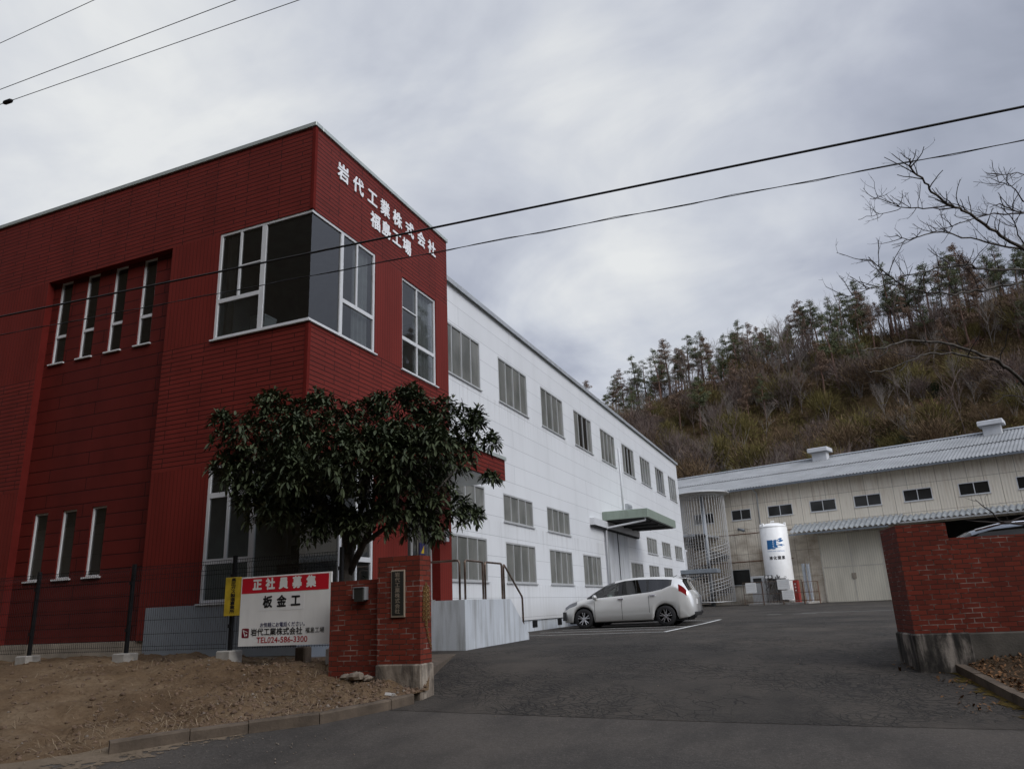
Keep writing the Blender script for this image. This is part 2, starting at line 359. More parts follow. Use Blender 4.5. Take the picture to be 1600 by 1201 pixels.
def shedwall():
    m, t, b = newmat('beige_corrugated_board'); v = uvco(t); ov = objco(t); sp = nd(t, 'ShaderNodeSeparateXYZ', {0: v})
    so = nd(t, 'ShaderNodeSeparateXYZ', {0: ov})
    br = nd(t, 'ShaderNodeTexBrick', {'Vector': v, 'Color1': (.76, .70, .585, 1), 'Color2': (.71, .65, .54, 1), 'Mortar': (.27, .23, .18, 1), 'Scale': 1.0, 'Mortar Size': .014, 'Mortar Smooth': .3, 'Brick Width': .95, 'Row Height': 1.95}, offset=0.0)
    c = br.outputs['Color']
    s = noise(t, scaled(t, ov, (5, 5, .30)), 1.5, 6.0, .65)
    top = nd(t, 'ShaderNodeMapRange', {'Value': so.outputs[2], 'From Min': 6.0, 'From Max': 9.2, 'To Min': .0, 'To Max': .12}).outputs[0]
    c = mix(t, nd(t, 'ShaderNodeMapRange', {'Value': mth(t, 'ADD', s, top), 'From Min': .55, 'From Max': .75, 'To Max': .45}).outputs[0], c, (.36, .24, .14))
    grime = nd(t, 'ShaderNodeMapRange', {'Value': mth(t, 'ADD', noise(t, scaled(t, ov, (.5, .5, .8)), 1.0, 6.0, .6), nd(t, 'ShaderNodeMapRange', {'Value': so.outputs[2], 'From Min': 4.2, 'From Max': 6.6, 'To Min': .16, 'To Max': -.14}).outputs[0]), 'From Min': .50, 'From Max': .76, 'To Max': .7}).outputs[0]
    c = mix(t, grime, c, (.25, .19, .135))
    wv = mth(t, 'SINE', mth(t, 'MULTIPLY', sp.outputs[0], 2*math.pi/.19))
    setp(t, b, col=c, rough=.85, spec=.2, nrm=bump(t, wv, .25, .02)); return m
M['shedwall'] = shedwall()
M['sheddoor'] = ribmat('pale_door_sheet', (.66, .62, .51), .16, .14, .7, .25)
def asphalt(name, base, crack=.0, patch=.35, warm=0.0):
    m, t, b = newmat(name); v = objco(t)
    sp1 = noise(t, v, 58.0, 3.0, .75); sp2 = noise(t, v, 20.0, 4.0, .65); lg = noise(t, v, .30, 7.0, .65); md = noise(t, scaled(t, v, (1.0, .45, 1)), 1.5, 6.0, .62)
    c = ramp(t, sp1, [(.30, tuple(x*.45 for x in base)), (.52, base), (.66, tuple(x*1.6 for x in base)), (.75, tuple(x*4.2 for x in base))])
    c = mix(t, nd(t, 'ShaderNodeMapRange', {'Value': sp2, 'From Min': .38, 'From Max': .62, 'To Min': .55, 'To Max': 0.0}).outputs[0], c, tuple(x*.45 for x in base))
    c = mix(t, nd(t, 'ShaderNodeMapRange', {'Value': lg, 'From Min': .40, 'From Max': .62, 'To Max': patch}).outputs[0], c, tuple(x*1.9*k for x, k in zip(base, (1.06, 1, .93))))
    c = mix(t, nd(t, 'ShaderNodeMapRange', {'Value': md, 'From Min': .46, 'From Max': .66, 'To Max': .55}).outputs[0], c, tuple(x*.5 for x in base))
    h = mth(t, 'ADD', mth(t, 'MULTIPLY', sp1, .5), mth(t, 'MULTIPLY', sp2, .6))
    if crack:
        wv = nd(t, 'ShaderNodeTexNoise', {'Vector': v, 'Scale': 1.7, 'Detail': 4.0}).outputs['Color']
        dv = nd(t, 'ShaderNodeVectorMath', {0: v, 1: nd(t, 'ShaderNodeVectorMath', {0: wv, 3: .9}, operation='SCALE').outputs[0]}, operation='ADD').outputs[0]
        fl = scaled(t, dv, (1, 1, 0))
        vo = nd(t, 'ShaderNodeTexVoronoi', {'Vector': fl, 'Scale': 3.0}, feature='DISTANCE_TO_EDGE').outputs['Distance']
        vo2 = nd(t, 'ShaderNodeTexVoronoi', {'Vector': fl, 'Scale': 8.5}, feature='DISTANCE_TO_EDGE').outputs['Distance']
        l1 = nd(t, 'ShaderNodeMapRange', {'Value': vo, 'From Min': .0, 'From Max': .034, 'To Min': 1.0, 'To Max': 0.0}).outputs[0]
        l2 = nd(t, 'ShaderNodeMapRange', {'Value': vo2, 'From Min': .0, 'From Max': .10, 'To Min': 1.0, 'To Max': 0.0}).outputs[0]
        k1 = nd(t, 'ShaderNodeMapRange', {'Value': noise(t, v, .8, 3.0), 'From Min': .42, 'From Max': .56}).outputs[0]
        k2 = nd(t, 'ShaderNodeMapRange', {'Value': noise(t, scaled(t, v, (1, 1, 1), (5, 3, 0)), .45, 3.0), 'From Min': .42, 'From Max': .56}).outputs[0]
        ln = mth(t, 'MAXIMUM', mth(t, 'MULTIPLY', l1, k1), mth(t, 'MULTIPLY', l2, k2))
        c = mix(t, mth(t, 'MULTIPLY', ln, crack), c, (.008, .008, .008)); h = mth(t, 'SUBTRACT', h, mth(t, 'MULTIPLY', ln, 1.5))
    setp(t, b, col=c, rough=.88, spec=.25, nrm=bump(t, h, .9, .006)); return m
M['lot'] = asphalt('worn_asphalt', (.046, .0405, .0345), .8, .5)
M['road'] = asphalt('road_asphalt', (.064, .057, .050), .0, .3)
def earth(name, cols, sc=1.0, bst=1.0):
    m, t, b = newmat(name); v = objco(t)
    a = noise(t, v, .9*sc, 7.0, .65); f = noise(t, v, 14*sc, 6.0, .7); g = noise(t, v, 60*sc, 3.0, .7)
    c = ramp(t, a, [(.32, cols[0]), (.5, cols[1]), (.68, cols[2])])
    c = mix(t, nd(t, 'ShaderNodeMapRange', {'Value': f, 'From Min': .4, 'From Max': .7, 'To Max': .7}).outputs[0], c, cols[3])
    c = mix(t, nd(t, 'ShaderNodeMapRange', {'Value': g, 'From Min': .62, 'From Max': .78, 'To Max': .6}).outputs[0], c, cols[4])
    h = mth(t, 'ADD', mth(t, 'MULTIPLY', f, 1.0), mth(t, 'MULTIPLY', g, .5))
    setp(t, b, col=c, rough=.95, spec=.1, nrm=bump(t, h, bst, .03)); return m
M['dirt'] = earth('dry_earth', [(.10, .065, .038), (.158, .106, .062), (.225, .162, .102), (.092, .056, .032), (.34, .28, .21)])
M['bed'] = earth('bed_soil', [(.055, .038, .024), (.085, .058, .036), (.11, .078, .05), (.05, .034, .02), (.2, .15, .1)])
M['sand'] = earth('washed_sand', [(.15, .115, .08), (.20, .155, .11), (.24, .19, .14), (.13, .1, .07), (.3, .26, .2)], 1.5, .5)
M['hill'] = earth('hillside_litter', [(.050, .034, .018), (.075, .048, .022), (.095, .062, .028), (.042, .038, .016), (.12, .085, .045)], .05, .6)
M['soilred'] = simple('bare_red_soil', (.13, .062, .04), .95, var=.5, sc=.8)

def fade(m, sc, lo=.30, hi=.62):
    """ragged edges: the sheet is absent where a noise passes its 'edge' attribute"""
    t = m.node_tree; b = t.nodes['Principled BSDF']
    k = noise(t, objco(t), sc, 7.0, .7); e = nd(t, 'ShaderNodeAttribute', attribute_name='edge').outputs['Fac']
    q = nd(t, 'ShaderNodeMapRange', {'Value': k, 'From Min': lo, 'From Max': hi}).outputs[0]
    t.links.new(mth(t, 'LESS_THAN', q, e), b.inputs['Alpha'])
fade(M['sand'], 9.0)
M['moss'] = earth('mossy_earth', [(.09, .065, .02), (.13, .09, .02), (.09, .07, .03), (.06, .04, .02), (.2, .15, .07)], 2.0)
fade(M['moss'], 9.0); fade(M['soilred'], .9, .3, .7)
def leafmat(name, c1, c2, rough=.5, spec=.4, sc=1.2, trans=.15):
    m, t, b = newmat(name); v = objco(t)
    ri = nd(t, 'ShaderNodeNewGeometry').outputs['Random Per Island']
    c = ramp(t, ri, [(0.0, tuple(x*.8 for x in c1)), (.65, c2), (1.0, tuple(x*1.6 for x in c2))])
    c = mix(t, .5, c, ramp(t, noise(t, v, sc, 3.0), [(.35, c1), (.65, c2)]))
    setp(t, b, col=c, rough=rough, spec=spec)
    return m
M['loquat'] = leafmat('glossy_evergreen_leaf', (.024, .034, .017), (.072, .088, .044), .55, .2)
M['loquatback'] = leafmat('young_leaf', (.10, .115, .06), (.15, .155, .095), .6, .3)
M['bark'] = simple('grey_bark', (.075, .065, .055), .9, var=.4, sc=8, bmp=.8, bsc=30)
M['cherrybark'] = simple('cherry_bark', (.045, .036, .033), .85, var=.5, sc=14, bmp=.8, bsc=40)
M['lichenbark'] = simple('lichen_bark', (.075, .066, .056), .9, var=.8, sc=16, bmp=.8, bsc=40)
M['pinebark'] = simple('red_pine_bark', (.13, .075, .055), .9, var=.5, sc=1.2)
M['greybark'] = simple('pale_trunk_bark', (.17, .145, .125), .9, var=.4, sc=1.0)
M['twig'] = simple('bare_twig', (.13, .095, .08), .9, var=.35, sc=.3)
M['pine'] = leafmat('pine_needles', (.062, .078, .042), (.135, .150, .075), .7, .2, .4)
M['pinebrown'] = leafmat('dead_pine_needles', (.135, .095, .070), (.23, .160, .115), .8, .1, .4)
M['brush'] = leafmat('winter_brush', (.085, .058, .036), (.185, .128, .075), .9, .1, .05)
M['brushg'] = leafmat('olive_brush', (.075, .065, .024), (.165, .135, .048), .85, .1, .05)
M['evergreen'] = leafmat('dark_shrub_leaf', (.014, .026, .011), (.030, .050, .020), .7, .2, .3)
M['straw'] = leafmat('dry_straw', (.17, .125, .08), (.29, .225, .15), .9, .1)
M['deadleaf'] = leafmat('fallen_leaf', (.09, .05, .025), (.20, .105, .05), .85, .15)
M['stone'] = simple('pale_stone', (.20, .165, .13), .9, var=.35, sc=6, bmp=.5, bsc=30)
M['clod'] = simple('earth_clod', (.13, .085, .055), .95, var=.45, sc=5, bmp=.6, bsc=40)
M['signw'] = simple('white_letter', (.82, .83, .84), .4, var=.03)
M['wdoor'] = simple('white_door_sheet', (.60, .62, .64), .5, var=.06, sc=1.2, streak=.55)
M['galvd'] = simple('dark_grey_gutter', (.16, .18, .20), .5, .1, .1)
M['galvl'] = simple('pale_steel', (.50, .50, .49), .5, .2, .1)
M['steel'] = simple('blue_grey_steel', (.40, .43, .46), .5, .2, .1)
M['treads'] = simple('dark_tread_plate', (.10, .10, .10), .6, .2, .2)
M['awning'] = simple('weathered_awning', (.30, .32, .33), .6, .1, .2, streak=.4)
M['rust'] = simple('rusty_steel', (.17, .085, .05), .85, .1, .4, 6)
M['dooredge'] = simple('door_edge_beige', (.50, .47, .40), .7)
M['block'] = simple('pale_concrete_block', (.33, .31, .28), .9, var=.2, sc=8, bmp=.4, bsc=60)
M['sign2'] = simple('pasted_paper', (.70, .70, .69), .6, var=.03)
def plinthmat(name, c, dk, light):
    m, t, b = newmat(name); v = objco(t)
    k = noise(t, scaled(t, v, (1.6, 1.6, .7)), 2.2, 6.0, .65, .4); k2 = noise(t, scaled(t, v, (3, 3, .6)), 2.0, 5.0, .6)
    col = ramp(t, k, [(.36, dk), (.5, c), (.62, light)])
    col = mix(t, nd(t, 'ShaderNodeMapRange', {'Value': k2, 'From Min': .5, 'From Max': .66, 'To Max': .85}).outputs[0], col, dk)
    setp(t, b, col=col, rough=.92, spec=.2, nrm=bump(t, noise(t, v, 25.0, 5.0), .6, .012)); return m
M['plinth'] = plinthmat('stained_plinth', (.23, .19, .15), (.05, .042, .036), (.36, .31, .25))
M['plinthd'] = plinthmat('blackened_plinth', (.07, .063, .055), (.018, .017, .016), (.30, .265, .23))

BLOB = [(-7.1, 10.35, 3.0, 0.36), (-6.6, 10.4, 3.05, 0.36), (-7.75, 10.2, 2.98, 0.34), (-8.2, 10.1, 3.35, 0.38), (-8.75, 9.95, 3.65, 0.36), (-9.18, 10.0, 4.57, 0.5), (-8.95, 10.6, 5.07, 0.52), (-8.03, 10.7, 4.79, 0.68), (-7.36, 10.9, 4.63, 0.67), (-6.51, 11.0, 4.89, 0.56), (-5.92, 11.3, 4.81, 0.45), (-6.15, 10.8, 4.24, 0.59), (-5.80, 11.3, 4.04, 0.42), (-5.45, 11.6, 4.64, 0.25), (-5.62, 11.6, 4.3, 0.26), (-9.23, 9.8, 3.99, 0.32), (-8.69, 10.2, 4.1, 0.66), (-7.95, 10.3, 3.71, 0.64), (-7.14, 10.6, 3.67, 0.75), (-6.34, 10.7, 3.5, 0.63), (-5.95, 11.0, 3.37, 0.40), (-5.54, 11.2, 3.16, 0.3), (-7.73, 9.6, 3.8, 0.41), (-8.66, 9.9, 3.41, 0.34), (-8.13, 9.9, 3.26, 0.31), (-7.55, 10.3, 3.14, 0.37), (-6.22, 10.8, 3.08, 0.42), (-5.91, 11.0, 2.86, 0.26), (-6.92, 9.9, 3.97, 0.61), (-6.16, 10.2, 3.83, 0.51), (-5.57, 10.4, 4.2, 0.36), (-6.4, 10.2, 4.27, 0.41), (-7.94, 9.9, 4.4, 0.48), (-5.46, 11.4, 3.12, 0.23), (-9.2, 10.7, 5.49, 0.19), (-8.27, 10.9, 5.41, 0.19), (-7.04, 11.0, 5.19, 0.2), (-6.5, 11.2, 5.34, 0.2), (-5.43, 11.7, 4.89, 0.16), (-5.21, 11.8, 4.42, 0.16), (-9.55, 9.9, 5.0, 0.18), (-5.30, 11.9, 3.80, 0.13)]
CHERRY = [
 ([(2.71, 10.18, 5.56), (2.49, 9.93, 5.63), (2.26, 9.66, 5.74), (2.04, 9.4, 5.84), (1.87, 9.18, 5.86), (1.7, 8.95, 5.92), (1.57, 8.73, 6.0), (1.44, 8.52, 6.07), (1.42, 8.35, 6.12)], (0.05, 0.012)),
 ([(1.9, 9.34, 5.94), (1.57, 9.05, 5.84), (1.29, 8.77, 5.78), (1.08, 8.5, 5.79), (0.95, 8.29, 5.72)], (0.02, 0.005)),
 ([(1.28, 8.75, 5.75), (1.03, 8.52, 5.63), (0.8, 8.3, 5.51)], (0.01, 0.004)),
 ([(2.77, 10.4, 5.64), (2.37, 10.12, 5.68), (2.14, 9.9, 5.72), (1.69, 9.59, 5.75), (1.41, 9.4, 5.64), (1.25, 9.22, 5.66)], (0.035, 0.006)),
 ([(2.96, 10.73, 6.25), (2.64, 10.48, 6.21), (2.32, 10.23, 6.12), (1.98, 10.01, 5.96), (1.7, 9.79, 5.84)], (0.025, 0.006)),
 ([(3.1, 11.13, 6.59), (2.98, 10.9, 6.69), (2.86, 10.7, 6.69), (2.63, 10.45, 6.71)], (0.022, 0.006)),
 ([(3.27, 11.27, 6.36), (3.05, 11.06, 6.39), (2.74, 10.79, 6.49)], (0.03, 0.012)),
 ([(2.79, 10.11, 5.18), (2.57, 9.83, 5.16), (2.27, 9.53, 5.1), (2.0, 9.24, 5.06), (1.84, 8.98, 5.04), (1.55, 8.7, 4.93), (1.22, 8.41, 4.81), (0.87, 8.13, 4.64), (0.49, 7.83, 4.47)], (0.04, 0.006)),
 ([(2.66, 9.67, 4.98), (2.44, 9.44, 4.89), (2.05, 9.15, 4.77), (1.71, 8.88, 4.68), (1.41, 8.6, 4.63), (1.18, 8.34, 4.63), (0.99, 8.08, 4.68), (0.83, 7.82, 4.77), (0.76, 7.62, 4.77)], (0.04, 0.006)),
 ([(2.34, 9.54, 3.58), (2.16, 9.27, 3.68), (1.95, 8.96, 3.85), (1.67, 8.65, 3.94), (1.38, 8.35, 3.98), (1.09, 8.06, 3.98), (0.91, 7.84, 3.92), (0.69, 7.61, 3.82), (0.52, 7.39, 3.77)], (0.055, 0.008)),
 ([(1.99, 9.09, 3.84), (1.88, 8.89, 3.88), (1.69, 8.67, 3.87), (1.41, 8.41, 3.88), (1.19, 8.18, 3.87), (1.0, 7.99, 3.78), (0.73, 7.77, 3.65), (0.55, 7.57, 3.61)], (0.035, 0.007)),
 ([(2.39, 9.79, 3.58), (2.2, 9.55, 3.61), (1.98, 9.32, 3.58), (1.79, 9.13, 3.46)], (0.015, 0.005)),
 ([(3.39, 11.39, 6.85), (3.14, 11.08, 7.01), (2.91, 10.87, 6.92), (2.62, 10.64, 6.83)], (0.015, 0.005)),
 ([(2.84, 10.61, 5.78), (2.7, 10.26, 5.97), (2.53, 9.94, 6.07)], (0.02, 0.006)),
 ([(1.99, 9.15, 4.01), (2.01, 9.13, 4.08)], (0.01, 0.005)),
]

# ------------------------------------------------------------------ ground
GT = [-60, 0, 5, 7, 9, 11, 13, 16.4, 20, 26, 33, 45, 60, 90, 400]
GZ = [0, 0, .05, .12, .27, .5, .66, .82, .86, .86, .9, 1.02, 1.17, 1.4, 1.6]
_tt = np.arange(-60, 400, .1); _zz = np.interp(_tt, GT, GZ); _k = np.ones(15)/15; _zs = np.convolve(np.pad(_zz, 7, mode='edge'), _k, 'valid')
def G(x, y):
    return np.interp(-.47*np.asarray(x)+.883*np.asarray(y), _tt, _zs)
def gz(x, y): return float(G(x, y))
def grid(name, xs, ys, zf, mt, smooth=True):
    X, Y = np.meshgrid(xs, ys); Z = zf(X, Y); nx, ny = len(xs), len(ys)
    i = (np.arange(ny-1)[:, None]*nx+np.arange(nx-1)).ravel()
    return struct(npmesh(name, np.stack([X, Y, Z], -1).reshape(-1, 3), np.stack([i, i+1, i+1+nx, i+nx], -1), mt, smooth=smooth))
g1 = np.concatenate([np.arange(-700, -60, 20), np.arange(-60, 80, 4), np.arange(80, 721, 20)])
grid('ground', g1, g1, lambda X, Y: G(X, Y)-.35, M['dirt'])
seam = lambda x: 9.61+.125*x
def sheared(name, xs, vs, yf, dz, mt):
    X, V = np.meshgrid(xs, vs); Y = yf(X, V); Z = G(X, Y)+dz; nx, ny = len(xs), len(vs)
    i = (np.arange(ny-1)[:, None]*nx+np.arange(nx-1)).ravel()
    return struct(npmesh(name, np.stack([X, Y, Z], -1).reshape(-1, 3), np.stack([i, i+1, i+1+nx, i+nx], -1), mt, smooth=True))
sheared('road', np.arange(-60, 61, 1.0), np.arange(0, 1.001, .04), lambda X, V: np.clip(-6.0+(np.minimum(seam(X), 16)+6.0)*V, -6, 40), 0, M['road'])
sheared('parking_lot', np.arange(-10.2, 46, .7), np.arange(0, 1.001, .0105), lambda X, V: seam(X)-.01+(82-seam(X))*V, .0035, M['lot'])

# dirt bank between the kerb and the office wall
lower = np.array([(-5.30, 9.62), (-5.46, 9.15), (-5.95, 8.12), (-6.52, 7.55), (-6.95, 7.1), (-7.42, 6.45), (-8.2, 5.62), (-10, 4.3), (-16, 1.2), (-42, -9)], float)
upper = np.array([(-5.44, 9.95), (-6.0, 10.6), (-6.6, 11.2), (-7.4, 11.49), (-8.3, 11.49), (-9.3, 11.49), (-10.8, 11.49), (-13, 11.49), (-19, 11.49), (-46, 11.49)], float)
def poly_at(P, q, n):
    return np.stack([np.interp(q, np.linspace(0, 1, n), P[:, k]) for k in (0, 1)], -1)
def vnoise(X, Y, s, seed):
    r = np.random.default_rng(seed); T = r.random((64, 64)); x = X/s; y = Y/s
    xi = np.floor(x).astype(int); yi = np.floor(y).astype(int); fx = x-xi; fy = y-yi; fx = fx*fx*(3-2*fx); fy = fy*fy*(3-2*fy)
    g = lambda a, b: T[a % 64, b % 64]
    return (g(xi, yi)*(1-fx)+g(xi+1, yi)*fx)*(1-fy)+(g(xi, yi+1)*(1-fx)+g(xi+1, yi+1)*fx)*fy-.5
def bank(u, v):
    """u along the kerb from the gate pillar leftwards, v from the kerb to the wall"""
    L = poly_at(lower, u, 10); U = poly_at(upper, u, 10); P = L+(U-L)*v[..., None]
    zl = G(L[..., 0], L[..., 1])+np.interp(u, [0, .543, .556, 1], [.11, .11, -.03, -.03])
    s = np.clip(v/.74, 0, 1); s = s*s*(3-2*s)*.6+s*.4
    z = zl+(np.maximum(.945, zl)-zl)*s
    z = z+np.interp(u, [.52, .64], [0, .06])*np.clip(v*22, 0, 1)
    x, y = P[..., 0], P[..., 1]
    e = np.clip(np.minimum(v*6, 1), 0, 1)
    z = z+e*(.14*vnoise(x, y, .8, 1)+.07*vnoise(x, y, .28, 2)+.04*vnoise(x, y, .11, 3)+.03*vnoise(x, y, .055, 4))
    return x, y, z
uu, vv = np.meshgrid(np.concatenate([np.linspace(0, .66, 300), np.linspace(.664, 1, 90)]), np.linspace(0, 1, 110))
bx, by, bz = bank(uu, vv); nx, ny = uu.shape[1], uu.shape[0]; i = (np.arange(ny-1)[:, None]*nx+np.arange(nx-1)).ravel()
struct(npmesh('dirt_bank', np.stack([bx, by, bz], -1).reshape(-1, 3), np.stack([i, i+nx, i+1+nx, i+1], -1), M['dirt'], smooth=True))
# washed sand lying on the road along the kerb foot
def ragged(name, rows, edge, mt):
    """rows: list of point rows across the strip; edge: coverage per row"""
    V = [p for r in rows for p in r]; w_ = len(rows[0]); F = [(k*w_+j, k*w_+j+1, (k+1)*w_+j+1, (k+1)*w_+j) for k in range(len(rows)-1) for j in range(w_-1)]
    o = npmesh(name, V, F, mt, smooth=True); at = o.data.attributes.new('edge', 'FLOAT', 'POINT'); at.data.foreach_set('value', [e for r in edge for e in r]); return struct(o)
rows, ed = [], []
for q in np.linspace(.30, .90, 70):
    p = poly_at(lower, np.array([q]), 10)[0]; nrm = np.array([.72, -.70]); wdt = .16+.55*math.exp(-((q-.60)/.12)**2)+.12*math.sin(q*40)*.4; inn = .05 if q < .545 else .30
    r, e = [], []
    for f in (-inn, 0, .3*wdt, .6*wdt, 1.0*wdt, 1.5*wdt):
        c = p+nrm*f; r.append((c[0], c[1], gz(*c)+(.006 if f >= 0 else .012))); e.append(1.1 if f < 0 else max(0, 1.0-f/(1.5*wdt))*min(1, (q-.30)*14)*min(1, (.90-q)*9))
    rows.append(r); ed.append(e)
ragged('sand_patch', rows, ed, M['sand'])
# kerbs
def kerb(name, pts, wdt, h, side, seg=.85):
    mb = MB(); pts = [np.array(p, float) for p in pts]
    for a, b in zip(pts, pts[1:]):
        L = np.linalg.norm(b-a); k = max(1, round(L/seg))
        for j in range(k):
            p, q = a+(b-a)*(j/k+.006), a+(b-a)*((j+1)/k-.006); d = (q-p)/np.linalg.norm(q-p); nr = np.array([-d[1], d[0]])*side*wdt
            jit = random.uniform(-.008, .008)
            v = []
            for z0, off in ((-.2, 0), (h-.02+jit, 0), (h+jit, .12), (h+jit, 1), (-.2, 1)):
                for e in (p, q):
                    r = e+nr*off; v.append((r[0], r[1], gz(*e)+z0))
            mb.raw(v, [(0, 1, 3, 2), (2, 3, 5, 4), (4, 5, 7, 6), (6, 7, 9, 8), (0, 2, 4, 6, 8), (1, 9, 7, 5, 3)])
    return struct(mb.build(name, M['conc2'], recalc=True))
M['conc2'] = simple('earth_stained_concrete', (.105, .08, .058), .92, var=.4, sc=3.5, bmp=.6, bsc=35, streak=.4)
kerb('kerb', [(-5.34, 9.3), (-5.47, 8.95), (-5.95, 8.10), (-6.52, 7.53), (-6.95, 7.08), (-7.42, 6.43)], .14, .13, -1)
kerb('kerb', [(1.44, 13.3), (1.64, 12.3), (1.86, 11.15), (2.15, 9.4), (2.5, 7.8)], .14, .13, -1)
# planting bed to the right of the gate
us, vs_ = np.meshgrid(np.linspace(0, 1, 90), np.linspace(0, 1, 120))
X = 1.56+us*12+(1-us)*np.interp(13.8-vs_*6, [7.8, 9.4, 11.15, 12.3, 13.8], [.91, .56, .28, .06, -.15]); Y = 13.8-vs_*6+us*1.6
Z = G(X, Y)+.11+.22*np.clip((Y-11.6)/1.0, 0, 1)*np.clip(us*9, 0, 1)+np.minimum(us*10, 1)*(.16*us+.10*vnoise(X, Y, .7, 5)+.05*vnoise(X, Y, .2, 6))
i = (np.arange(119)[:, None]*90+np.arange(89)).ravel()
struct(npmesh('planting_bed', np.stack([X, Y, Z], -1).reshape(-1, 3), np.stack([i, i+90, i+91, i+1], -1), M['bed'], smooth=True))
rows, ed = [], []
for k in range(50):
    y = 13.2-k/49*4.2; x = float(np.interp(y, [7.8, 9.4, 11.15, 12.3, 13.3], [2.5, 2.15, 1.86, 1.64, 1.44])); wd = .30+.14*math.sin(k*.8)
    r = [(x-f*wd-.13, y, gz(x-f*wd-.13, y)+.012) for f in (0, .3, .6, 1)]; rows.append(r); ed.append([.9, .7, .4, 0] if 1 < k < 48 else [0, 0, 0, 0])
ragged('moss_strip', rows, ed, M['moss'])
# painted bay lines
mb = MB()
def line(a, b, wd=.1):
    a, b = np.array(a), np.array(b); d = (b-a)/np.linalg.norm(b-a); nr = np.array([-d[1], d[0]])*wd/2; k = max(1, int(np.linalg.norm(b-a)/.6))
    for j in range(k):
        p, q = a+(b-a)*j/k, a+(b-a)*(j+1)/k
        mb.face([(*e, gz(*e)+.012) for e in (p-nr, q-nr, q+nr, p+nr)])
y0 = 20.6
for k in range(6):
    y = y0+k*2.08+.0; line((-8.6, y), (-4.36, y))
line((-4.33, y0-.05), (-4.33, 31.05), .12)
line((-1.6, 36.55), (2.6, 36.4)); line((2.6, 36.4), (9, 36.2)); line((-3.0, 35.8), (-2.4, 35.75)); line((-1.9, 35.5), (-1.0, 35.45))
struct(mb.build('bay_markings', M['paint']))

# ------------------------------------------------------------------ walls and windows
def wall(mb, ax, c, u0, u1, z0, z1, holes, cuts_u=(), cuts_z=(), mi=lambda u, z: 0, reveal=.12, rm=0):
    """ax 'y': faces -Y at y=c; ax 'x': faces +X at x=c"""
    P = (lambda u, z, d=0: (u, c+d, z)) if ax == 'y' else (lambda u, z, d=0: (c-d, u, z))
    us = sorted({u0, u1, *cuts_u, *[h[0] for h in holes], *[h[1] for h in holes]}); us = [u for u in us if u0 <= u <= u1]
    zs = sorted({z0, z1, *cuts_z, *[h[2] for h in holes], *[h[3] for h in holes]}); zs = [z for z in zs if z0 <= z <= z1]
    for a, b in zip(us, us[1:]):
        for p, q in zip(zs, zs[1:]):
            mu, mz = (a+b)/2, (p+q)/2
            if any(h[0] < mu < h[1] and h[2] < mz < h[3] for h in holes): continue
            mb.face([P(a, p), P(b, p), P(b, q), P(a, q)], mi(mu, mz))
    for h in holes:
        a, b, p, q = h[:4]; r = h[4] if len(h) > 4 else reveal; sk = h[5] if len(h) > 5 else ''
        if 'L' not in sk: mb.face([P(a, p), P(a, q), P(a, q, r), P(a, p, r)], rm)
        if 'R' not in sk: mb.face([P(b, p), P(b, p, r), P(b, q, r), P(b, q)], rm)
        if 'B' not in sk: mb.face([P(a, p), P(a, p, r), P(b, p, r), P(b, p)], rm)
        if 'T' not in sk: mb.face([P(a, q), P(b, q), P(b, q, r), P(a, q, r)], rm)
def window(parent, ax, c, u0, u1, z0, z1, mull=(), trans=(), pane='glass', inset=.05, fw=.06, edges='LRTB', sill=.06, frame='white', dep=.06, name='window', dark=(), corner=''):
    if corner: inset = .015
    k0, k1 = (inset if corner == 'L' else 0), (inset if corner == 'R' else 0)
    U0, U1 = u0, u1; u0 += k0; u1 -= k1
    P = (lambda a, b, d0, d1, p, q: (a, b, c+d0, c+d1, p, q)) if ax == 'y' else (lambda a, b, d0, d1, p, q: (c-d1, c-d0, a, b, p, q))
    mb = MB(); B = lambda a, b, d0, d1, p, q: mb.box(*P(a, b, d0, d1, p, q))
    i0, i1 = inset, inset+dep
    if 'L' in edges: B(u0, u0+fw, i0, i1, z0, z1)
    if 'R' in edges: B(u1-fw, u1, i0, i1, z0, z1)
    if 'T' in edges: B(u0+(fw if 'L' in edges else 0), u1-(fw if 'R' in edges else 0), i0+.003, i1, z1-fw, z1)
    if 'B' in edges: B(u0+(fw if 'L' in edges else 0), u1-(fw if 'R' in edges else 0), i0+.003, i1, z0, z0+fw)
    for e in mull:
        u, wd, p, q = (*e, z0+fw, z1-fw)[:4] if len(e) == 2 else e
        B(u-wd/2, u+wd/2, i0+.005, i1-.005, p, q)
    for z, a, b, h in trans: B(a, b, i0+.002, i1-.002, z-h/2, z+h/2)
    if sill: B(U0-.05 if not corner or corner == 'R' else U0+.001, U1+.05, -.05, i0-.004, z0-.035, z0-.003)
    f = mb.build(name, M[frame], parent)
    pm = MB(); D = i0+dep*.55
    pts = (lambda a, b, p, q, d: [(a, c+d, p), (b, c+d, p), (b, c+d, q), (a, c+d, q)]) if ax == 'y' else (lambda a, b, p, q, d: [(c-d, a, p), (c-d, b, p), (c-d, b, q), (c-d, a, q)])
    e = fw*.6
    if dark:
        n = 4; us = np.linspace(u0+e, u1-e, n+1)
        for k in range(n): pm.face(pts(us[k], us[k+1], z0+e, z1-e, D+(.012 if k % 2 else 0)), 1 if k in dark else 0)
        pm.build('pane', [M[pane], M['darkpane']], f)
    elif pane == 'frost':
        us = np.linspace(u0+e, u1-e, 5)
        for k in range(4): pm.face(pts(us[k], us[k+1], z0+e, z1-e, D+(.012 if k % 2 else 0)))
        pm.build('pane', M[pane], f)
    else:
        pm.face(pts(u0+(e if 'L' in edges else dep*.55), u1-(e if 'R' in edges else dep*.55), z0+e*('B' in edges), z1-e*('T' in edges), D))
        pm.build('pane', M[pane], f)
    return f

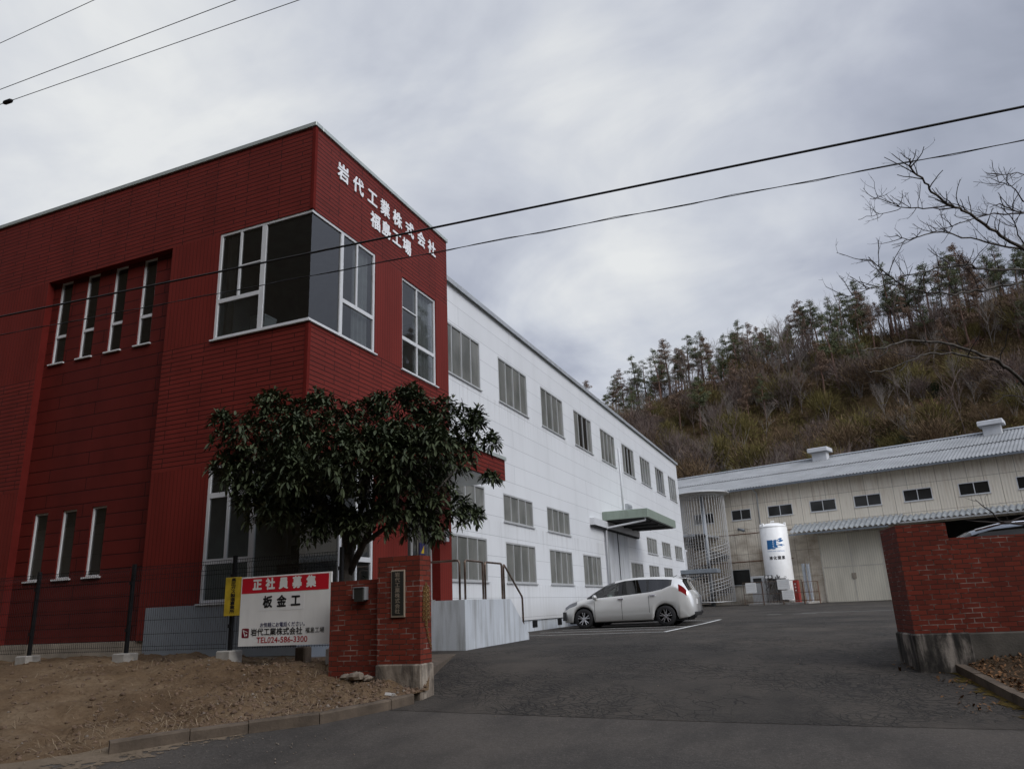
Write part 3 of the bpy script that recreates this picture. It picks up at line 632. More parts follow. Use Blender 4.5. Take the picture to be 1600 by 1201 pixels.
# ---- red office building
XR, YF = -9.0, 11.51
office = thing('office_building', 'dark red two-storey office block with a glazed corner and white lettering', 'building', (XR, YF, 1.31))
REC = (-16.93, -12.88, 1.31, 9.835)
band = lambda u, z: 0 if z > 9.84 or 4.62 < z < 7.335 else 1
mb = MB()
wall(mb, 'y', YF, -26, XR, 1.31, 11.88, [(*REC, .17, 'B'), (-11.48, XR, 7.34, 9.84, .10, 'R'), (-11.32, XR, 1.95, 4.62, .10, 'R')], cuts_z=(4.62, 7.335, 9.84), mi=band, rm=2)
wall(mb, 'x', XR, YF, 17.62, 1.0, 11.88, [(YF, 13.92, 7.34, 9.84, .10, 'L'), (15.15, 16.92, 7.32, 9.78, .08), (YF, 13.95, 1.95, 4.62, .10, 'L'), (15.40, 16.97, 1.84, 4.35, .30)], cuts_z=(4.62, 7.335, 9.84), mi=band, rm=2)
mb.build('wall', [M['clad'], M['rib'], M['redtrim']], office)
mb = MB()
w4 = [(-16.70+k*.922, -16.28+k*.922, 7.70, 9.835) for k in range(4)]
w3 = [(-16.52+k*.905, -16.08+k*.905, 2.63, 4.11) for k in range(3)]
wall(mb, 'y', YF+.17, REC[0], REC[1], 1.31, 9.835, [(*h, .1) for h in w4+w3], rm=1)
mb.build('recessed_bay', [M['plank'], M['redtrim']], office)
for h in w4: window(office, 'y', YF+.17, *h, trans=[(8.40, h[0]+.05, h[1]-.04, .07)], fw=.036, inset=.03)
for h in w3: window(office, 'y', YF+.17, *h, fw=.036, inset=.03)
# corner glazing, first floor and ground floor (front and side halves meet in a frameless glass corner)
window(office, 'y', YF, -11.48, XR, 7.34, 9.84, mull=[(-10.27, .12), (-10.90, .05, 8.24, 9.78)], corner='R', trans=[(8.22, -11.42, -10.33, .09), (8.95, -10.87, -10.33, .03)], edges='LTB')
window(office, 'x', XR, YF, 13.92, 7.34, 9.84, mull=[(12.62, .10), (13.20, .05, 8.24, 9.78)], corner='L', trans=[(8.20, 12.67, 13.86, .09)], edges='RTB')
window(office, 'x', XR, 15.15, 16.92, 7.32, 9.78, mull=[(15.95, .05)], trans=[(8.17, 15.21, 16.86, .09), (8.98, 15.2, 15.93, .03)], inset=.03)
window(office, 'y', YF, -11.32, XR, 1.95, 4.62, mull=[(-10.16, .12), (-10.78, .05, 4.05, 4.56), (-10.78, .06, 2.76, 3.97)], corner='R', trans=[(4.01, -11.26, -10.22, .10), (2.72, -11.26, -10.22, .10)], edges='LTB')
window(office, 'x', XR, YF, 13.95, 1.95, 4.62, mull=[(12.79, .08), (13.36, .05)], corner='L', trans=[(2.72, 12.83, 13.89, .10)], edges='RTB')
# entrance: aluminium glazed doors set back in the opening
mb = MB()
for y in (15.42, 15.95, 16.90): mb.box(XR-.29, XR-.22, y, y+.06, 1.84, 4.35)
for z in (1.84, 2.72, 4.0): mb.box(XR-.28, XR-.23, 15.48, 16.9, z, z+.09)
dr = mb.build('entrance_door', M['alu'], office)
mb = MB(); mb.face([(XR-.255, 15.45, 1.9), (XR-.255, 16.93, 1.9), (XR-.255, 16.93, 4.3), (XR-.255, 15.45, 4.3)]); mb.build('pane', M['glass'], dr)
mb = MB(); mb.tube([(XR-.2, 16.06, 2.5), (XR-.13, 16.06, 2.52), (XR-.13, 16.06, 3.4), (XR-.2, 16.06, 3.42)], .02, 8); mb.build('handle', M['chrome'], dr)
mb = MB(); mb.box(XR-.245, XR-.24, 16.38, 16.66, 2.95, 3.25); mb.build('poster', M['inkblue'], dr)
mb = MB(); mb.box(XR-.245, XR-.24, 16.3, 16.68, 2.35, 2.66); mb.build('notice', M['sign'], dr)
mb = MB(); mb.face([(XR-.238, 16.44, 3.0), (XR-.238, 16.6, 3.0), (XR-.238, 16.6, 3.2)]); mb.build('poster_mark', M['yellow'], dr)
# footing, blue grey base under the corner windows, coping
mb = MB(); mb.box(-26, -12.645, YF+.04, YF+.3, .5, 1.305); mb.box(XR-.3, XR-.03, 14.0, 17.6, .3, 1.0); mb.build('footing', M['base'], office)
mb = MB(); mb.box(-12.64, XR+.03, YF-.03, YF+.02, .98, 1.925); mb.box(XR-.02, XR+.032, YF+.021, 14.6, .8, 1.925); mb.build('base_panel', M['greybase'], office)
mb = MB(); mb.box(-12.64, XR+.02, YF-.02, YF+.03, .6, .976); mb.build('footing', M['base'], office)
mb = MB(); mb.box(-17.34, -17.02, YF-.02, YF+.1, .9, 1.5); mb.build('pier_foot', M['redtrim'], office)
mb = MB(); mb.bev(-26, XR+.04, YF-.04, YF+.22, 11.86, 11.96, .012); mb.bev(XR-.2, XR+.04, YF+.22, 17.66, 11.861, 11.961, .012); mb.build('coping', M['cap'], office)
mb = MB(); mb.box(XR-.07, XR+.012, YF-.012, YF+.07, 9.85, 11.85); mb.build('corner_trim', M['redtrim'], office)
mb = MB(); mb.box(XR-.07, XR+.012, YF-.012, YF+.07, 4.63, 7.29); mb.build('corner_trim', M['redtrim'], office)
mb = MB(); mb.box(-26, XR-.05, YF+.23, 17.6, 11.3, 11.4); mb.build('roof', M['concd'], office)
mb = MB(); mb.box(-26, -9.63, 17.45, 17.6, 1, 11.3); mb.build('rear_wall', M['clad'], office)
# floors, ceilings and partitions seen through the glass
mb = MB()
mb.box(-25.9, XR-.14, YF+.40, 17.4, 1.6, 1.9); mb.box(-25.9, XR-.14, YF+.40, 17.4, 4.75, 7.2); mb.box(-25.9, XR-.14, YF+.40, 17.4, 9.95, 10.1)
mb.box(-12.3, -12.2, YF+.45, 17.3, 1.91, 4.74); mb.box(-12.3, -12.2, YF+.45, 17.3, 7.21, 9.94); mb.box(-12.1, -9.3, 15.0, 15.1, 1.91, 4.74); mb.box(-12.1, -9.3, 15.02, 15.1, 7.21, 9.94)
mb.build('interior', M['room'], office)
# entrance canopy, red with pale coping
mb = MB(); mb.box(XR+.02, -7.42, 13.95, 17.60, 4.74, 5.26); mb.build('entrance_canopy', M['clad'], office)
mb = MB(); mb.bev(XR+.02, -7.38, 13.91, 17.64, 5.263, 5.36, .012); mb.build('canopy_coping', M['cap'], office)
mb = MB(); mb.box(XR+.03, -7.47, 14.0, 17.55, 4.715, 4.737); mb.build('canopy_soffit', M['cap'], office)
mb = MB(); mb.bev(XR+.003, XR+.12, 17.15, 17.28, 3.3, 3.62, .02); mb.build('wall_lamp', M['galv'], office)
# raised letters on the side fascia
mb = MB(); fn = lambda u, v, d: (XR+d, u, v)
for ch, y in zip('岩代工業株式会社', (12.53, 13.13, 13.73, 14.30, 14.89, 15.50, 16.12, 16.71)):
    text_mb(mb, ch, .44, lambda u, v, d, y=y: (XR+d, y+u, 11.225+v), .011, .018, d0=.005)
for ch, y in zip('福島工場', (13.88, 14.36, 14.86, 15.36)):
    text_mb(mb, ch, .44, lambda u, v, d, y=y: (XR+d, y+u, 10.665+v), .011, .018, d0=.005)
mb.build('wall_lettering', M['signw'] if 'signw' in M else M['white'], office)

# ---- white factory building
XW = -9.6
fac = thing('factory_building', 'long white panel-clad factory with rows of frosted windows beside the red office', 'building', (XW, 36, 1.2))
ups = [(18.38+4.125*k, 18.38+4.125*k+2.65, 8.34, 9.94) for k in range(9)]
mids = [(18.42+4.11*k, 18.42+4.11*k+2.66, 4.32, 5.24) for k in (0, 1, 2, 6, 7, 8)]
bots = [(18.50+4.095*k, 18.50+4.095*k+2.65, 2.41, 3.68) for k in (0, 1, 2, 3, 5, 6, 7)]
mb = MB()
wall(mb, 'x', XW, 17.3, 54.95, 1.235, 11.25, [(*h, .05) for h in ups+mids+bots]+[(34.45, 38.45, 1.235, 5.0, .05, 'B')], rm=0)
mb.face([(XW, 54.95, 1.0), (XW-18, 54.95, 1.0), (XW-18, 54.95, 11.25), (XW, 54.95, 11.25)])
mb.face([(XW, 17.3, 1.0), (XW, 17.3, 11.25), (XW-18, 17.3, 11.25), (XW-18, 17.3, 1.0)])
mb.face([(XW-18, 17.3, 1.0), (XW-18, 17.3, 11.25), (XW-18, 54.95, 11.25), (XW-18, 54.95, 1.0)])
mb.build('wall', M['wpanel'], fac)
for k, h in enumerate(ups):
    window(fac, 'x', XW, *h, mull=[(h[0]+2.65*q, .045) for q in (.25, .5, .75)], pane='frost', inset=.0, fw=.055, sill=.07, frame='alu', dark={3: (1, 2), 5: (1, 2), 7: (1, 2)}.get(k, ()), dep=.05)  # dark sashes stand open: the room's shade is put into the pane colour
for h in mids+bots:
    window(fac, 'x', XW, *h, mull=[(h[0]+2.65*q, .04) for q in (.25, .5, .75)], pane='frost', inset=.0, fw=.05, sill=.07, frame='alu', dep=.05)
mb = MB(); mb.box(XW-.4, XW-.05, 17.4, 54.9, .4, 1.24); mb.build('footing', M['steps'], fac)
for y in (22.0, 24.75, 27.3): 
    mb = MB(); mb.box(XW-.06, XW-.04, y, y+.45, .98, 1.2)
    for k in range(4): mb.box(XW-.04, XW-.03, y+.02, y+.43, 1.0+k*.05, 1.02+k*.05)
    mb.build('vent_grille', M['black'], fac)
mb = MB(); mb.box(XW-.3, XW+.10, 17.66, 55.05, 11.25, 11.36); mb.build('roof_edge', M['cap'], fac)
mb = MB(); mb.box(XW+.10, XW+.118, 17.66, 55.05, 11.19, 11.33); mb.build('drip_edge', M['galv'], fac)
mb = MB(); mb.box(XW-18, XW-.3, 17.3, 55, 11.2, 11.3); mb.build('roof', M['roofgrey'], fac)
# big sliding door, its hood and rail, canopy with pipe, vent
mb = MB(); mb.box(XW-.03, XW+.05, 34.36, 36.5, 1.0, 4.99); mb.box(XW-.035, XW+.035, 36.55, 38.5, 1.0, 4.99)
for z in (1.9, 3.0, 4.05): mb.box(XW+.0, XW+.06, 36.5, 36.56, z-.9, z)
dr = mb.build('sliding_door', M['wdoor'] if 'wdoor' in M else M['steps'], fac)
mb = MB(); mb.box(XW+.051, XW+.075, 34.36, 34.44, 1.0, 4.99); mb.box(XW+.05, XW+.07, 36.42, 36.5, 1.0, 4.99); mb.build('door_edge', M['black'], dr)
mb = MB(); mb.box(XW+.052, XW+.08, 36.2, 36.3, 2.0, 2.3); mb.build('handle', M['galv'], dr)
mb = MB(); mb.box(XW+.001, XW+.22, 32.1, 40.55, 4.995, 5.30); mb.build('door_hood', M['white'], fac)
mb = MB(); mb.box(XW+.03, XW+.18, 32.1, 40.55, 4.93, 4.992); mb.build('door_rail', M['black'], fac)
mb = MB(); mb.bev(XW+.005, -7.45, 34.15, 40.75, 5.36, 5.76, .02); mb.build('door_canopy', M['green'], fac)
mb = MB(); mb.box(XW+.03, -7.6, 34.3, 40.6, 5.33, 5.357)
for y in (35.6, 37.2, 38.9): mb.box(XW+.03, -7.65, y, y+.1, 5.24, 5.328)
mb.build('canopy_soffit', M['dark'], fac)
mb = MB(); mb.tube([(-7.62, 34.32, 5.36), (-7.62, 34.32, 5.24), (-9.35, 34.25, 5.02), (-9.47, 34.25, 4.95), (-9.47, 34.25, 1.0)], .05, 8); mb.build('downpipe', M['white'], fac, True)
mb = MB(); mb.tube([(XW+.06, 38.1, 9.45), (XW+.06, 38.1, 5.77)], .04, 8); mb.build('downpipe', M['white'], fac, True)
mb = MB(); mb.box(XW+.0, XW+.12, 54.55, 54.68, 1.0, 5.0); mb.box(XW+.0, XW+.12, 54.6, 55.2, 5.0, 5.1); mb.build('downpipe', M['white'], fac)
mb = MB(); mb.box(XW+.004, XW+.16, 38.7, 39.55, 5.95, 6.62)
for k in range(6): mb.box(XW+.16, XW+.2, 38.74, 39.5, 6.0+k*.1, 6.05+k*.1)
mb.build('wall_vent', M['galv'], fac)
mb = MB(); mb.bev(XW+.004, -7.2, 52.5, 54.4, 3.38, 3.64, .02); mb.tube([(XW, 52.7, 2.75), (-8.0, 52.7, 3.36)], .03, 6); mb.build('side_canopy', M['galvd'], fac)

# ---- entrance landing with handrail
XL = -7.3
land = thing('entrance_steps', 'pale grey painted concrete landing and steps at the red building entrance', 'steps', (XL, 16, .8))
mb = MB()
prof = [(14.85, .3), (18.45, .3), (18.45, 1.0), (17.35, 1.84), (14.85, 1.84)]
mb.prism(prof, lambda u, z, d: (d, u, z), XL, XL-.18); mb.build('side_wall', M['steps'], land, recalc=True)
mb = MB(); mb.box(-9.0, XL-.18, 14.85, 15.03, .3, 1.838); mb.build('front_wall', M['steps2'] if 'steps2' in M else M['steps'], land)
mb = MB(); mb.box(-9.0, XL-.181, 15.031, 17.3, .3, 1.80)
for k in range(4): mb.box(-9.0, XL-.181, 17.3+k*.29, 17.59+k*.29, .3, 1.6-k*.2)
mb.build('landing', M['conc'], land)
mb = MB(); mb.box(-9.0, XL+.06, 14.351, 14.849, .3, .80)
mb.raw([(XL+.06, 14.35, .3), (-5.6, 9.9, .2), (-5.6, 9.9, .76), (XL+.06, 14.35, .80), (-8.95, 14.35, .3), (-8.95, 11.6, .3), (-6.2, 9.95, .2), (-8.95, 14.35, .82), (-8.95, 11.6, .94), (-6.2, 9.95, .80)], [(0, 1, 2, 3), (3, 2, 9, 8, 7), (1, 6, 9, 2)])
mb.build('ledge', M['conc2'], land)
hr = thing('handrail', 'brown-stained steel pipe handrail with looped ends on the grey landing', 'handrail', (XL-.06, 16, 1.84))
def loop(p): # rounded corners
    out = [Vector(p[0])]
    for a, b, c in zip(p, p[1:], p[2:]):
        a, b, c = Vector(a), Vector(b), Vector(c); d1 = (a-b).normalized()*.07; d2 = (c-b).normalized()*.07
        for q in (0, .25, .5, .75, 1): out.append((b+d1)*(1-q)**2+b*2*q*(1-q)+(b+d2)*q*q)
    return out+[Vector(p[-1])]
X_ = XL-.07
for pts in ([(-8.75, 14.95, 1.84), (-8.75, 14.95, 2.66), (XL-.16, 14.95, 2.66), (XL-.16, 14.95, 1.84)], [(X_, 15.03, 1.84), (X_, 15.03, 2.66), (X_, 15.95, 2.66), (X_, 15.95, 1.84)],
            [(X_, 16.07, 1.84), (X_, 16.07, 2.66), (X_, 17.03, 2.66), (X_, 17.03, 1.84)], [(X_, 17.15, 1.84), (X_, 17.15, 2.66), (X_, 18.28, 1.88), (X_, 18.28, 1.13)]):
    mb = MB(); mb.tube(loop(pts), .024, 8); mb.build('rail_loop', M['rail'], hr, True)

# ------------------------------------------------------------------ old factory shed and what stands before it
P0 = Vector((-7.57, 64.39, 0)); SZ = 1.12; SROT = R(-16.906)
ex = Vector((math.cos(SROT), math.sin(SROT), 0)); ey = Vector((-math.sin(SROT), math.cos(SROT), 0))
def sthing(name, label, cat, s, y, z=SZ, group=None):
    p = P0+ex*s+ey*y; o = thing(name, label, cat, (p.x, p.y, z), SROT, group); ORG[o.name] = Vector((s, y, z)); return o
shed = sthing('factory_shed', 'old beige corrugated factory shed with a grey sheet roof below the wooded hill', 'building', 10, 0)
swin = [(-2.9, -1.1), (.46, 2.10), (3.50, 5.47), (6.82, 8.76), (10.06, 11.95), (13.44, 15.30), (16.95, 18.80), (20.35, 22.2), (23.7, 25.6)]
mb = MB()
wall(mb, 'y', 0, -14, 34, SZ-.1, 10.15, [(a, b, 7.74, 8.58, .06) for a, b in swin]+[(-.1, 1.4, 2.66, 3.87, .08), (13.1, 34, SZ-.1, 6.15, .2, 'BR')], rm=0)
mb.face([(-14, 0, 1), (-14, 0, 10.1), (-14, 8, 13), (-14, 16, 10.1), (-14, 16, 1)]); mb.face([(34, 0, 6.2), (34, 16, 1), (34, 16, 10.1), (34, 8, 13), (34, 0, 10.1)])
mb.build('wall', M['shedwall'], shed)
for a, b in swin: window(shed, 'y', 0, a, b, 7.74, 8.58, mull=[((a+b)/2, .05)], pane='darkpane', inset=-.01, fw=.05, sill=.1, dep=.05)
window(shed, 'y', 0, -.1, 1.4, 2.66, 3.87, pane='darkpane', inset=0, fw=.04, sill=.05, dep=.05, frame='alu')
# corrugated sheet roofs
def corr(mb, s0, s1, pitch, amp, rows, n=6):
    k = int((s1-s0)/pitch*n)+1; ss = np.linspace(s0, s1, k); i0 = len(mb.v)
    off = amp*np.sin((ss-s0)/pitch*2*math.pi)
    for y, z in rows: mb.v += [(float(a), y, z+float(o)) for a, o in zip(ss, off)]
    for r in range(len(rows)-1):
        for q in range(k-1):
            mb.f.append((i0+r*k+q, i0+r*k+q+1, i0+(r+1)*k+q+1, i0+(r+1)*k+q)); mb.m.append(0)
mb = MB(); corr(mb, -14.5, 34.5, .24, .035, [(-.62, 10.16), (3.6, 11.58)]); corr(mb, -14.5, 34.5, .24, .035, [(3.5, 11.60), (8.0, 13.06)]); corr(mb, -14.5, 34.5, .24, .035, [(8.0, 13.06), (16.5, 10.1)])
mb.build('roof', M['roofgrey'], shed)
mb = MB(); mb.box(-14.5, 34.5, -.72, -.60, 9.98, 10.12); mb.build('gutter', M['galvd'] if 'galvd' in M else M['galv'], shed)
mb = MB(); mb.tube([(-14.5, 8, 13.13), (34.5, 8, 13.13)], .09, 8); mb.build('ridge_cap', M['galv'], shed)
for s in (6.0, 18.9, -9):
    mb = MB(); mb.box(s-.6, s+.6, 6.95, 7.75, 12.5, 13.45); vb = mb.build('roof_vent', M['white'], shed)
    mb = MB(); mb.bev(s-.85, s+.85, 6.6, 8.1, 13.48, 13.82, .04); mb.build('vent_hood', M['white'], vb)
mb = MB(); mb.tube([(2.75, -.62, 9.95), (2.8, -.09, 9.7), (2.8, -.09, 1.2)], .06, 8); mb.build('downpipe', M['alu'], shed, True)
mb = MB()
for z in (4.45, 6.62): mb.box(-14, 5.0 if z < 5 else 12.9, -.02, -.002, z-.03, z+.03)
mb.build('joint_strip', M['rust'] if 'rust' in M else M['base'], shed)
mb = MB(); mb.box(7.06, 9.22, -.10, -.03, SZ, 5.98); mb.box(9.26, 11.42, -.10, -.03, SZ, 5.98); dd = mb.build('sliding_door', M['sheddoor'], shed)
mb = MB(); 
for a in (7.06, 9.20, 11.36): mb.box(a, a+.10, -.125, -.101, SZ, 5.98)
for a, b in ((7.17, 9.19), (9.31, 11.35)): mb.box(a, b, -.115, -.101, 3.55, 3.63)
mb.build('door_frame', M['dooredge'] if 'dooredge' in M else M['sheddoor'], dd)
mb = MB(); mb.bev(9.1, 9.4, -.16, -.126, 2.7, 3.1, .02); mb.build('handle', M['base'], dd)
mb = MB(); corr(mb, 5.45, 13.2, .36, .06, [(-1.55, 6.22), (.0, 6.92)], 8); mb.build('door_awning', M['awning'], shed)
mb = MB(); mb.box(5.45, 12.45, -1.6, -1.5, 6.02, 6.13); mb.build('awning_gutter', M['galvd'] if 'galvd' in M else M['galv'], shed)
mb = MB(); corr(mb, 12.5, 34, .36, .055, [(-1.1, 6.36), (.0, 6.80)], 8); mb.build('carport_roof', M['awning'], shed)
mb = MB(); mb.box(12.5, 34, -1.16, -1.06, 6.20, 6.29); mb.build('carport_gutter', M['alu'], shed)
for s in (21.3, 26):
    mb = MB(); mb.box(s, s+.14, -.96, -.82, 1, 6.3); mb.build('carport_post', M['alu'], shed)
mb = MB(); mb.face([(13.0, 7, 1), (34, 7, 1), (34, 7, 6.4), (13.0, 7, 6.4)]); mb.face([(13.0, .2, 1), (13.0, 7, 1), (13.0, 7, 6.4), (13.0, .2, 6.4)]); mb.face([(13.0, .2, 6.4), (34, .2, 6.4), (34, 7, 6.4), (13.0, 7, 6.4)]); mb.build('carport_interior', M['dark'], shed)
mb = MB(); mb.tube([(.9, -.02, 6.95), (1.0, -.3, 7.02), (1.55, -.5, 6.85)], [.05, .09, .12], 8); mb.build('wall_lamp', M['galvd'] if 'galvd' in M else M['galv'], shed, True)

# spiral stair in its cage of bars
SC = (-1.2, -2.35); SR = 1.72
stair = sthing('spiral_staircase', 'grey steel spiral staircase caged in vertical bars under a round roof', 'staircase', SC[0], SC[1])
cs = lambda a, r, z: (SC[0]+r*math.cos(a), SC[1]+r*math.sin(a), z)
mb = MB(); mb.tube([cs(0, 0, SZ), cs(0, 0, 9.7)], .17, 12); mb.build('centre_column', M['steel'] if 'steel' in M else M['galv'], stair, True)
for k in range(30):
    a = R(200)+k*R(27); z = SZ+.2+k*.182; mb = MB(); p = []
    for d in (0, .11): p += [cs(a, .15, z-d), cs(a, 1.62, z-d), cs(a+R(15), 1.64, z-d), cs(a+R(30), 1.62, z-d), cs(a+R(30), .15, z-d)]
    mb.raw(p, [(0, 1, 2, 3, 4), (9, 8, 7, 6, 5), (0, 5, 6, 1), (1, 6, 7, 2), (2, 7, 8, 3), (3, 8, 9, 4)]); mb.build('tread', M['treads'] if 'treads' in M else M['galv'], stair)
mb = MB()
for k in range(46):
    a = 2*math.pi*k/46
    if R(60) < a < R(120): continue
    mb.tube([cs(a, SR, SZ+.35), cs(a, SR, 9.7)], .024, 5)
for z in (SZ+.35, 9.65): mb.tube([cs(2*math.pi*k/40, SR, z) for k in range(41)], .035, 5)
mb.build('bar_cage', M['galvl'] if 'galvl' in M else M['alu'], stair)
for off in (0.0,):
    mb = MB()
    for j in (1, 2, 3, 4):
        mb.tube([cs(R(200)+k*R(13.5), SR-.07, SZ+.2+k*.091+.25*j) for k in range(58)], .02, 4)
    if off == 0: mb.build('hand_rail', M['galvl'] if 'galvl' in M else M['alu'], stair)
mb = MB(); mb.lathe([(.02, 10.05), (1.0, 10.02), (2.0, 9.92), (2.2, 9.86), (2.2, 9.80), (2.14, 9.79), (.02, 9.79)], (SC[0], SC[1], 0), 40); mb.build('round_roof', M['galvl'] if 'galvl' in M else M['alu'], stair, True)
mb = MB(); mb.box(SC[0]-3.0, SC[0]+.1, SC[1]-1.4, 0, 6.5, 6.66); lp = mb.build('landing', M['galv'], stair)
mb = MB()
for x in np.linspace(SC[0]-3, SC[0]-1.7, 9): mb.tube([(x, SC[1]-1.4, 6.66), (x, SC[1]-1.4, 9.6)], .025, 5)
for z in (7.1, 7.5, 9.6): mb.tube([(SC[0]-3, SC[1]-1.4, z), (SC[0]-1.6, SC[1]-1.4, z)], .03, 5)
mb.build('landing_bars', M['galvl'] if 'galvl' in M else M['alu'], lp)

# cryogenic tank
TC = (3.75, -2.2); TR = 1.0
tank = sthing('gas_tank', 'tall white upright gas tank with a blue wave emblem and black lettering', 'tank', TC[0], TC[1])
mb = MB(); mb.lathe([(TR, 3.35), (TR, 6.62), (TR-.012, 6.63), (TR-.012, 6.68), (TR, 6.69), (TR*.96, 6.78), (TR*.8, 6.9), (TR*.5, 7.0), (.01, 7.05)], (*TC, 0), 40, cap=False); mb.build('shell', M['tank'], tank, True)
mb = MB(); n = 40
for k in range(n):
    a, b = 2*math.pi*k/n, 2*math.pi*(k+1)/n
    m_ = ((a+math.pi/2-R(18)+math.pi) % (2*math.pi))-math.pi
    z0 = 2.95 if -1.15 < m_ < .45 else 1.3
    mb.face([(TC[0]+TR*math.cos(q), TC[1]+TR*math.sin(q), z) for q, z in ((a, z0), (b, z0), (b, 3.35), (a, 3.35))])
mb.build('skirt', M['tank'], tank)
mb = MB()
for a in (0, 2.1, 4.2, 3.14): mb.bev(TC[0]+.92*math.cos(a)-.08, TC[0]+.92*math.cos(a)+.08, TC[1]+.92*math.sin(a)-.08, TC[1]+.92*math.sin(a)+.08, 6.7, 7.0, .02)
mb.tube([(TC[0]-.1, TC[1], 7.0), (TC[0]-.1, TC[1], 7.15), (TC[0]+.15, TC[1], 7.15)], .05, 6); mb.build('lifting_lug', M['tank'], tank)
A0 = R(20)
def cyl(u, v, d): a = A0+u/TR; return (TC[0]+(TR+d)*math.sin(a), TC[1]-(TR+d)*math.cos(a), v)
mb = MB()
def flat(mb, poly, d=.004):  # cut into narrow strips so that it hugs the cylinder
    mb.face([cyl(u, v, d) for u, v in poly])
for k in range(4): mb.face([cyl(-.62+k*.11, 5.05, .006), cyl(-.62+(k+1)*.11, 5.05+.04*(k > 1), .006), cyl(-.58+(k+1)*.105, 5.72, .006), cyl(-.58+k*.105, 5.72, .006)])
for u, v, L, H, sk in ((-.2, 5.64, .48, .12, .03), (-.24, 5.50, .66, .15, .05), (-.24, 5.36, .62, .16, .0), (-.22, 5.22, .76, .17, .02), (-.3, 5.09, .34, .10, 0), (.22, 5.74, .36, .11, .06), (.22, 5.60, .44, .14, .06), (.2, 5.34, .52, .12, -.02)):
    pts = [(u+L*q, v+H*math.sin(math.pi*min(1, q*1.0))*.6+sk*q) for q in np.linspace(0, 1, 8)]+[(u+L*q, v-H*math.sin(math.pi*q)*.5+sk*q) for q in np.linspace(1, 0, 8)[1:-1]]
    flat(mb, pts, .008)
mb.build('emblem', M['logo'], tank)
mb = MB(); text_mb(mb, 'TOMOE GAS CHEMICALS', .115, lambda u, v, d: cyl(u, 4.9+v, d), .0, .005); mb.build('small_lettering', M['logo'], tank)
mb = MB()
for k, ch in enumerate('液化窒素'): text_mb(mb, ch, .27, lambda u, v, d, k=k: cyl(u-.42+k*.30, 4.40+v, d), .008, .006)
text_mb(mb, 'LN₂', .13, lambda u, v, d: cyl(u+.42, 3.05+v, d), .0, .006)
mb.build('lettering', M['ink'], tank)
mb = MB()
r_ = random.Random(3)
for k in range(14):
    x = TC[0]-.55+r_.random()*1.0; y = TC[1]-.75-r_.random()*.45; z = 1.3+r_.random()*.3
    p = [(x, y, 1.2), (x, y, z+.7), (x+r_.uniform(-.3, .3), y-.05, z+.75), (x+r_.uniform(-.3, .3), y-.05, z+1.2+r_.random()*.5)]
    mb.tube(p, .035, 6)
for k in range(7):
    x = TC[0]-.5+r_.random()*.9; z = 1.5+r_.random()*1.2; mb.lathe([(.01, 0), (.11, .0), (.11, .04), (.01, .04)], (x, TC[1]-1.15, z), 10, axis='y')
mb.bev(TC[0]-.75, TC[0]-.15, TC[1]-1.08, TC[1]-.95, 2.95, 3.22, .02)
mb.build('pipework', M['treads'], tank)
mb = MB()
for x in (TC[0]-.58, TC[0]-.32): mb.lathe([(.01, 0), (.1, 0), (.1, .03), (.01, .03)], (x, TC[1]-1.12, 3.08), 14, axis='y')
mb.build('pressure_gauge', M['sign'], tank)
mb = MB(); mb.bev(TC[0]-2, TC[0]+2.4, TC[1]-1.6, TC[1]+1.2, 1.0, 1.24, .03); mb.build('plinth', M['conc'], tank)
vap = sthing('vaporiser', 'cluster of grey finned vaporiser tubes beside the white tank', 'vaporiser', 5.55, -1.3)
for k, (s, y) in enumerate(((5.25, -1.2), (5.6, -1.25))):
    mb = MB(); mb.tube([(s, y, 1.2), (s, y, 3.95-.08*k)], .10, 10)
    for q in range(6):
        a = q*math.pi/3; mb.face([(s+.08*math.cos(a), y+.08*math.sin(a), 1.6), (s+.125*math.cos(a), y+.125*math.sin(a), 1.6), (s+.125*math.cos(a), y+.125*math.sin(a), 3.95), (s+.08*math.cos(a), y+.08*math.sin(a), 3.95)])
    mb.build('finned_tube', M['steel'], vap)
cab = sthing('hydrant_cabinet', 'narrow red cabinet at the foot of the white tank', 'cabinet', 5.15, -3.0)
mb = MB(); mb.bev(5.0, 5.36, -3.2, -2.85, 1.24, 2.75, .02); mb.build('box', M['tankred'], cab)
mb = MB(); mb.box(5.03, 5.33, -3.215, -3.203, 1.5, 2.7); mb.build('door', M['tankred'], cab)
mb = MB(); 
for z in (2.0, 2.22, 2.44): mb.box(5.13, 5.22, -3.222, -3.217, z, z+.1)
mb.build('marking', M['sign'], cab)
enc = sthing('tank_fence', 'low grey mesh fence closing off the white tank', 'fence', 4, -3.9)
for a, b, z1 in ((1.55, 2.95, 2.75), (3.0, 4.4, 2.75), (4.45, 5.9, 2.75), (5.95, 7.0, 2.6)):
    mb = MB()
    for p in ((a, b),): 
        mb.tube([(a, -3.9, 1.1), (a, -3.9, z1), (b, -3.9, z1), (b, -3.9, 1.1)], .03, 6); mb.tube([(a, -3.9, 1.35), (b, -3.9, 1.35)], .025, 6); mb.tube([(a, -3.9, 1.9), (b, -3.9, 1.9)], .02, 6)
        for s in np.arange(a+.1, b, .11): mb.tube([(s, -3.9, 1.2), (s, -3.9, z1)], .008, 4)
    mb.build('panel', M['rail'] if z1 > 2.7 else M['rust'] if 'rust' in M else M['rail'], enc)
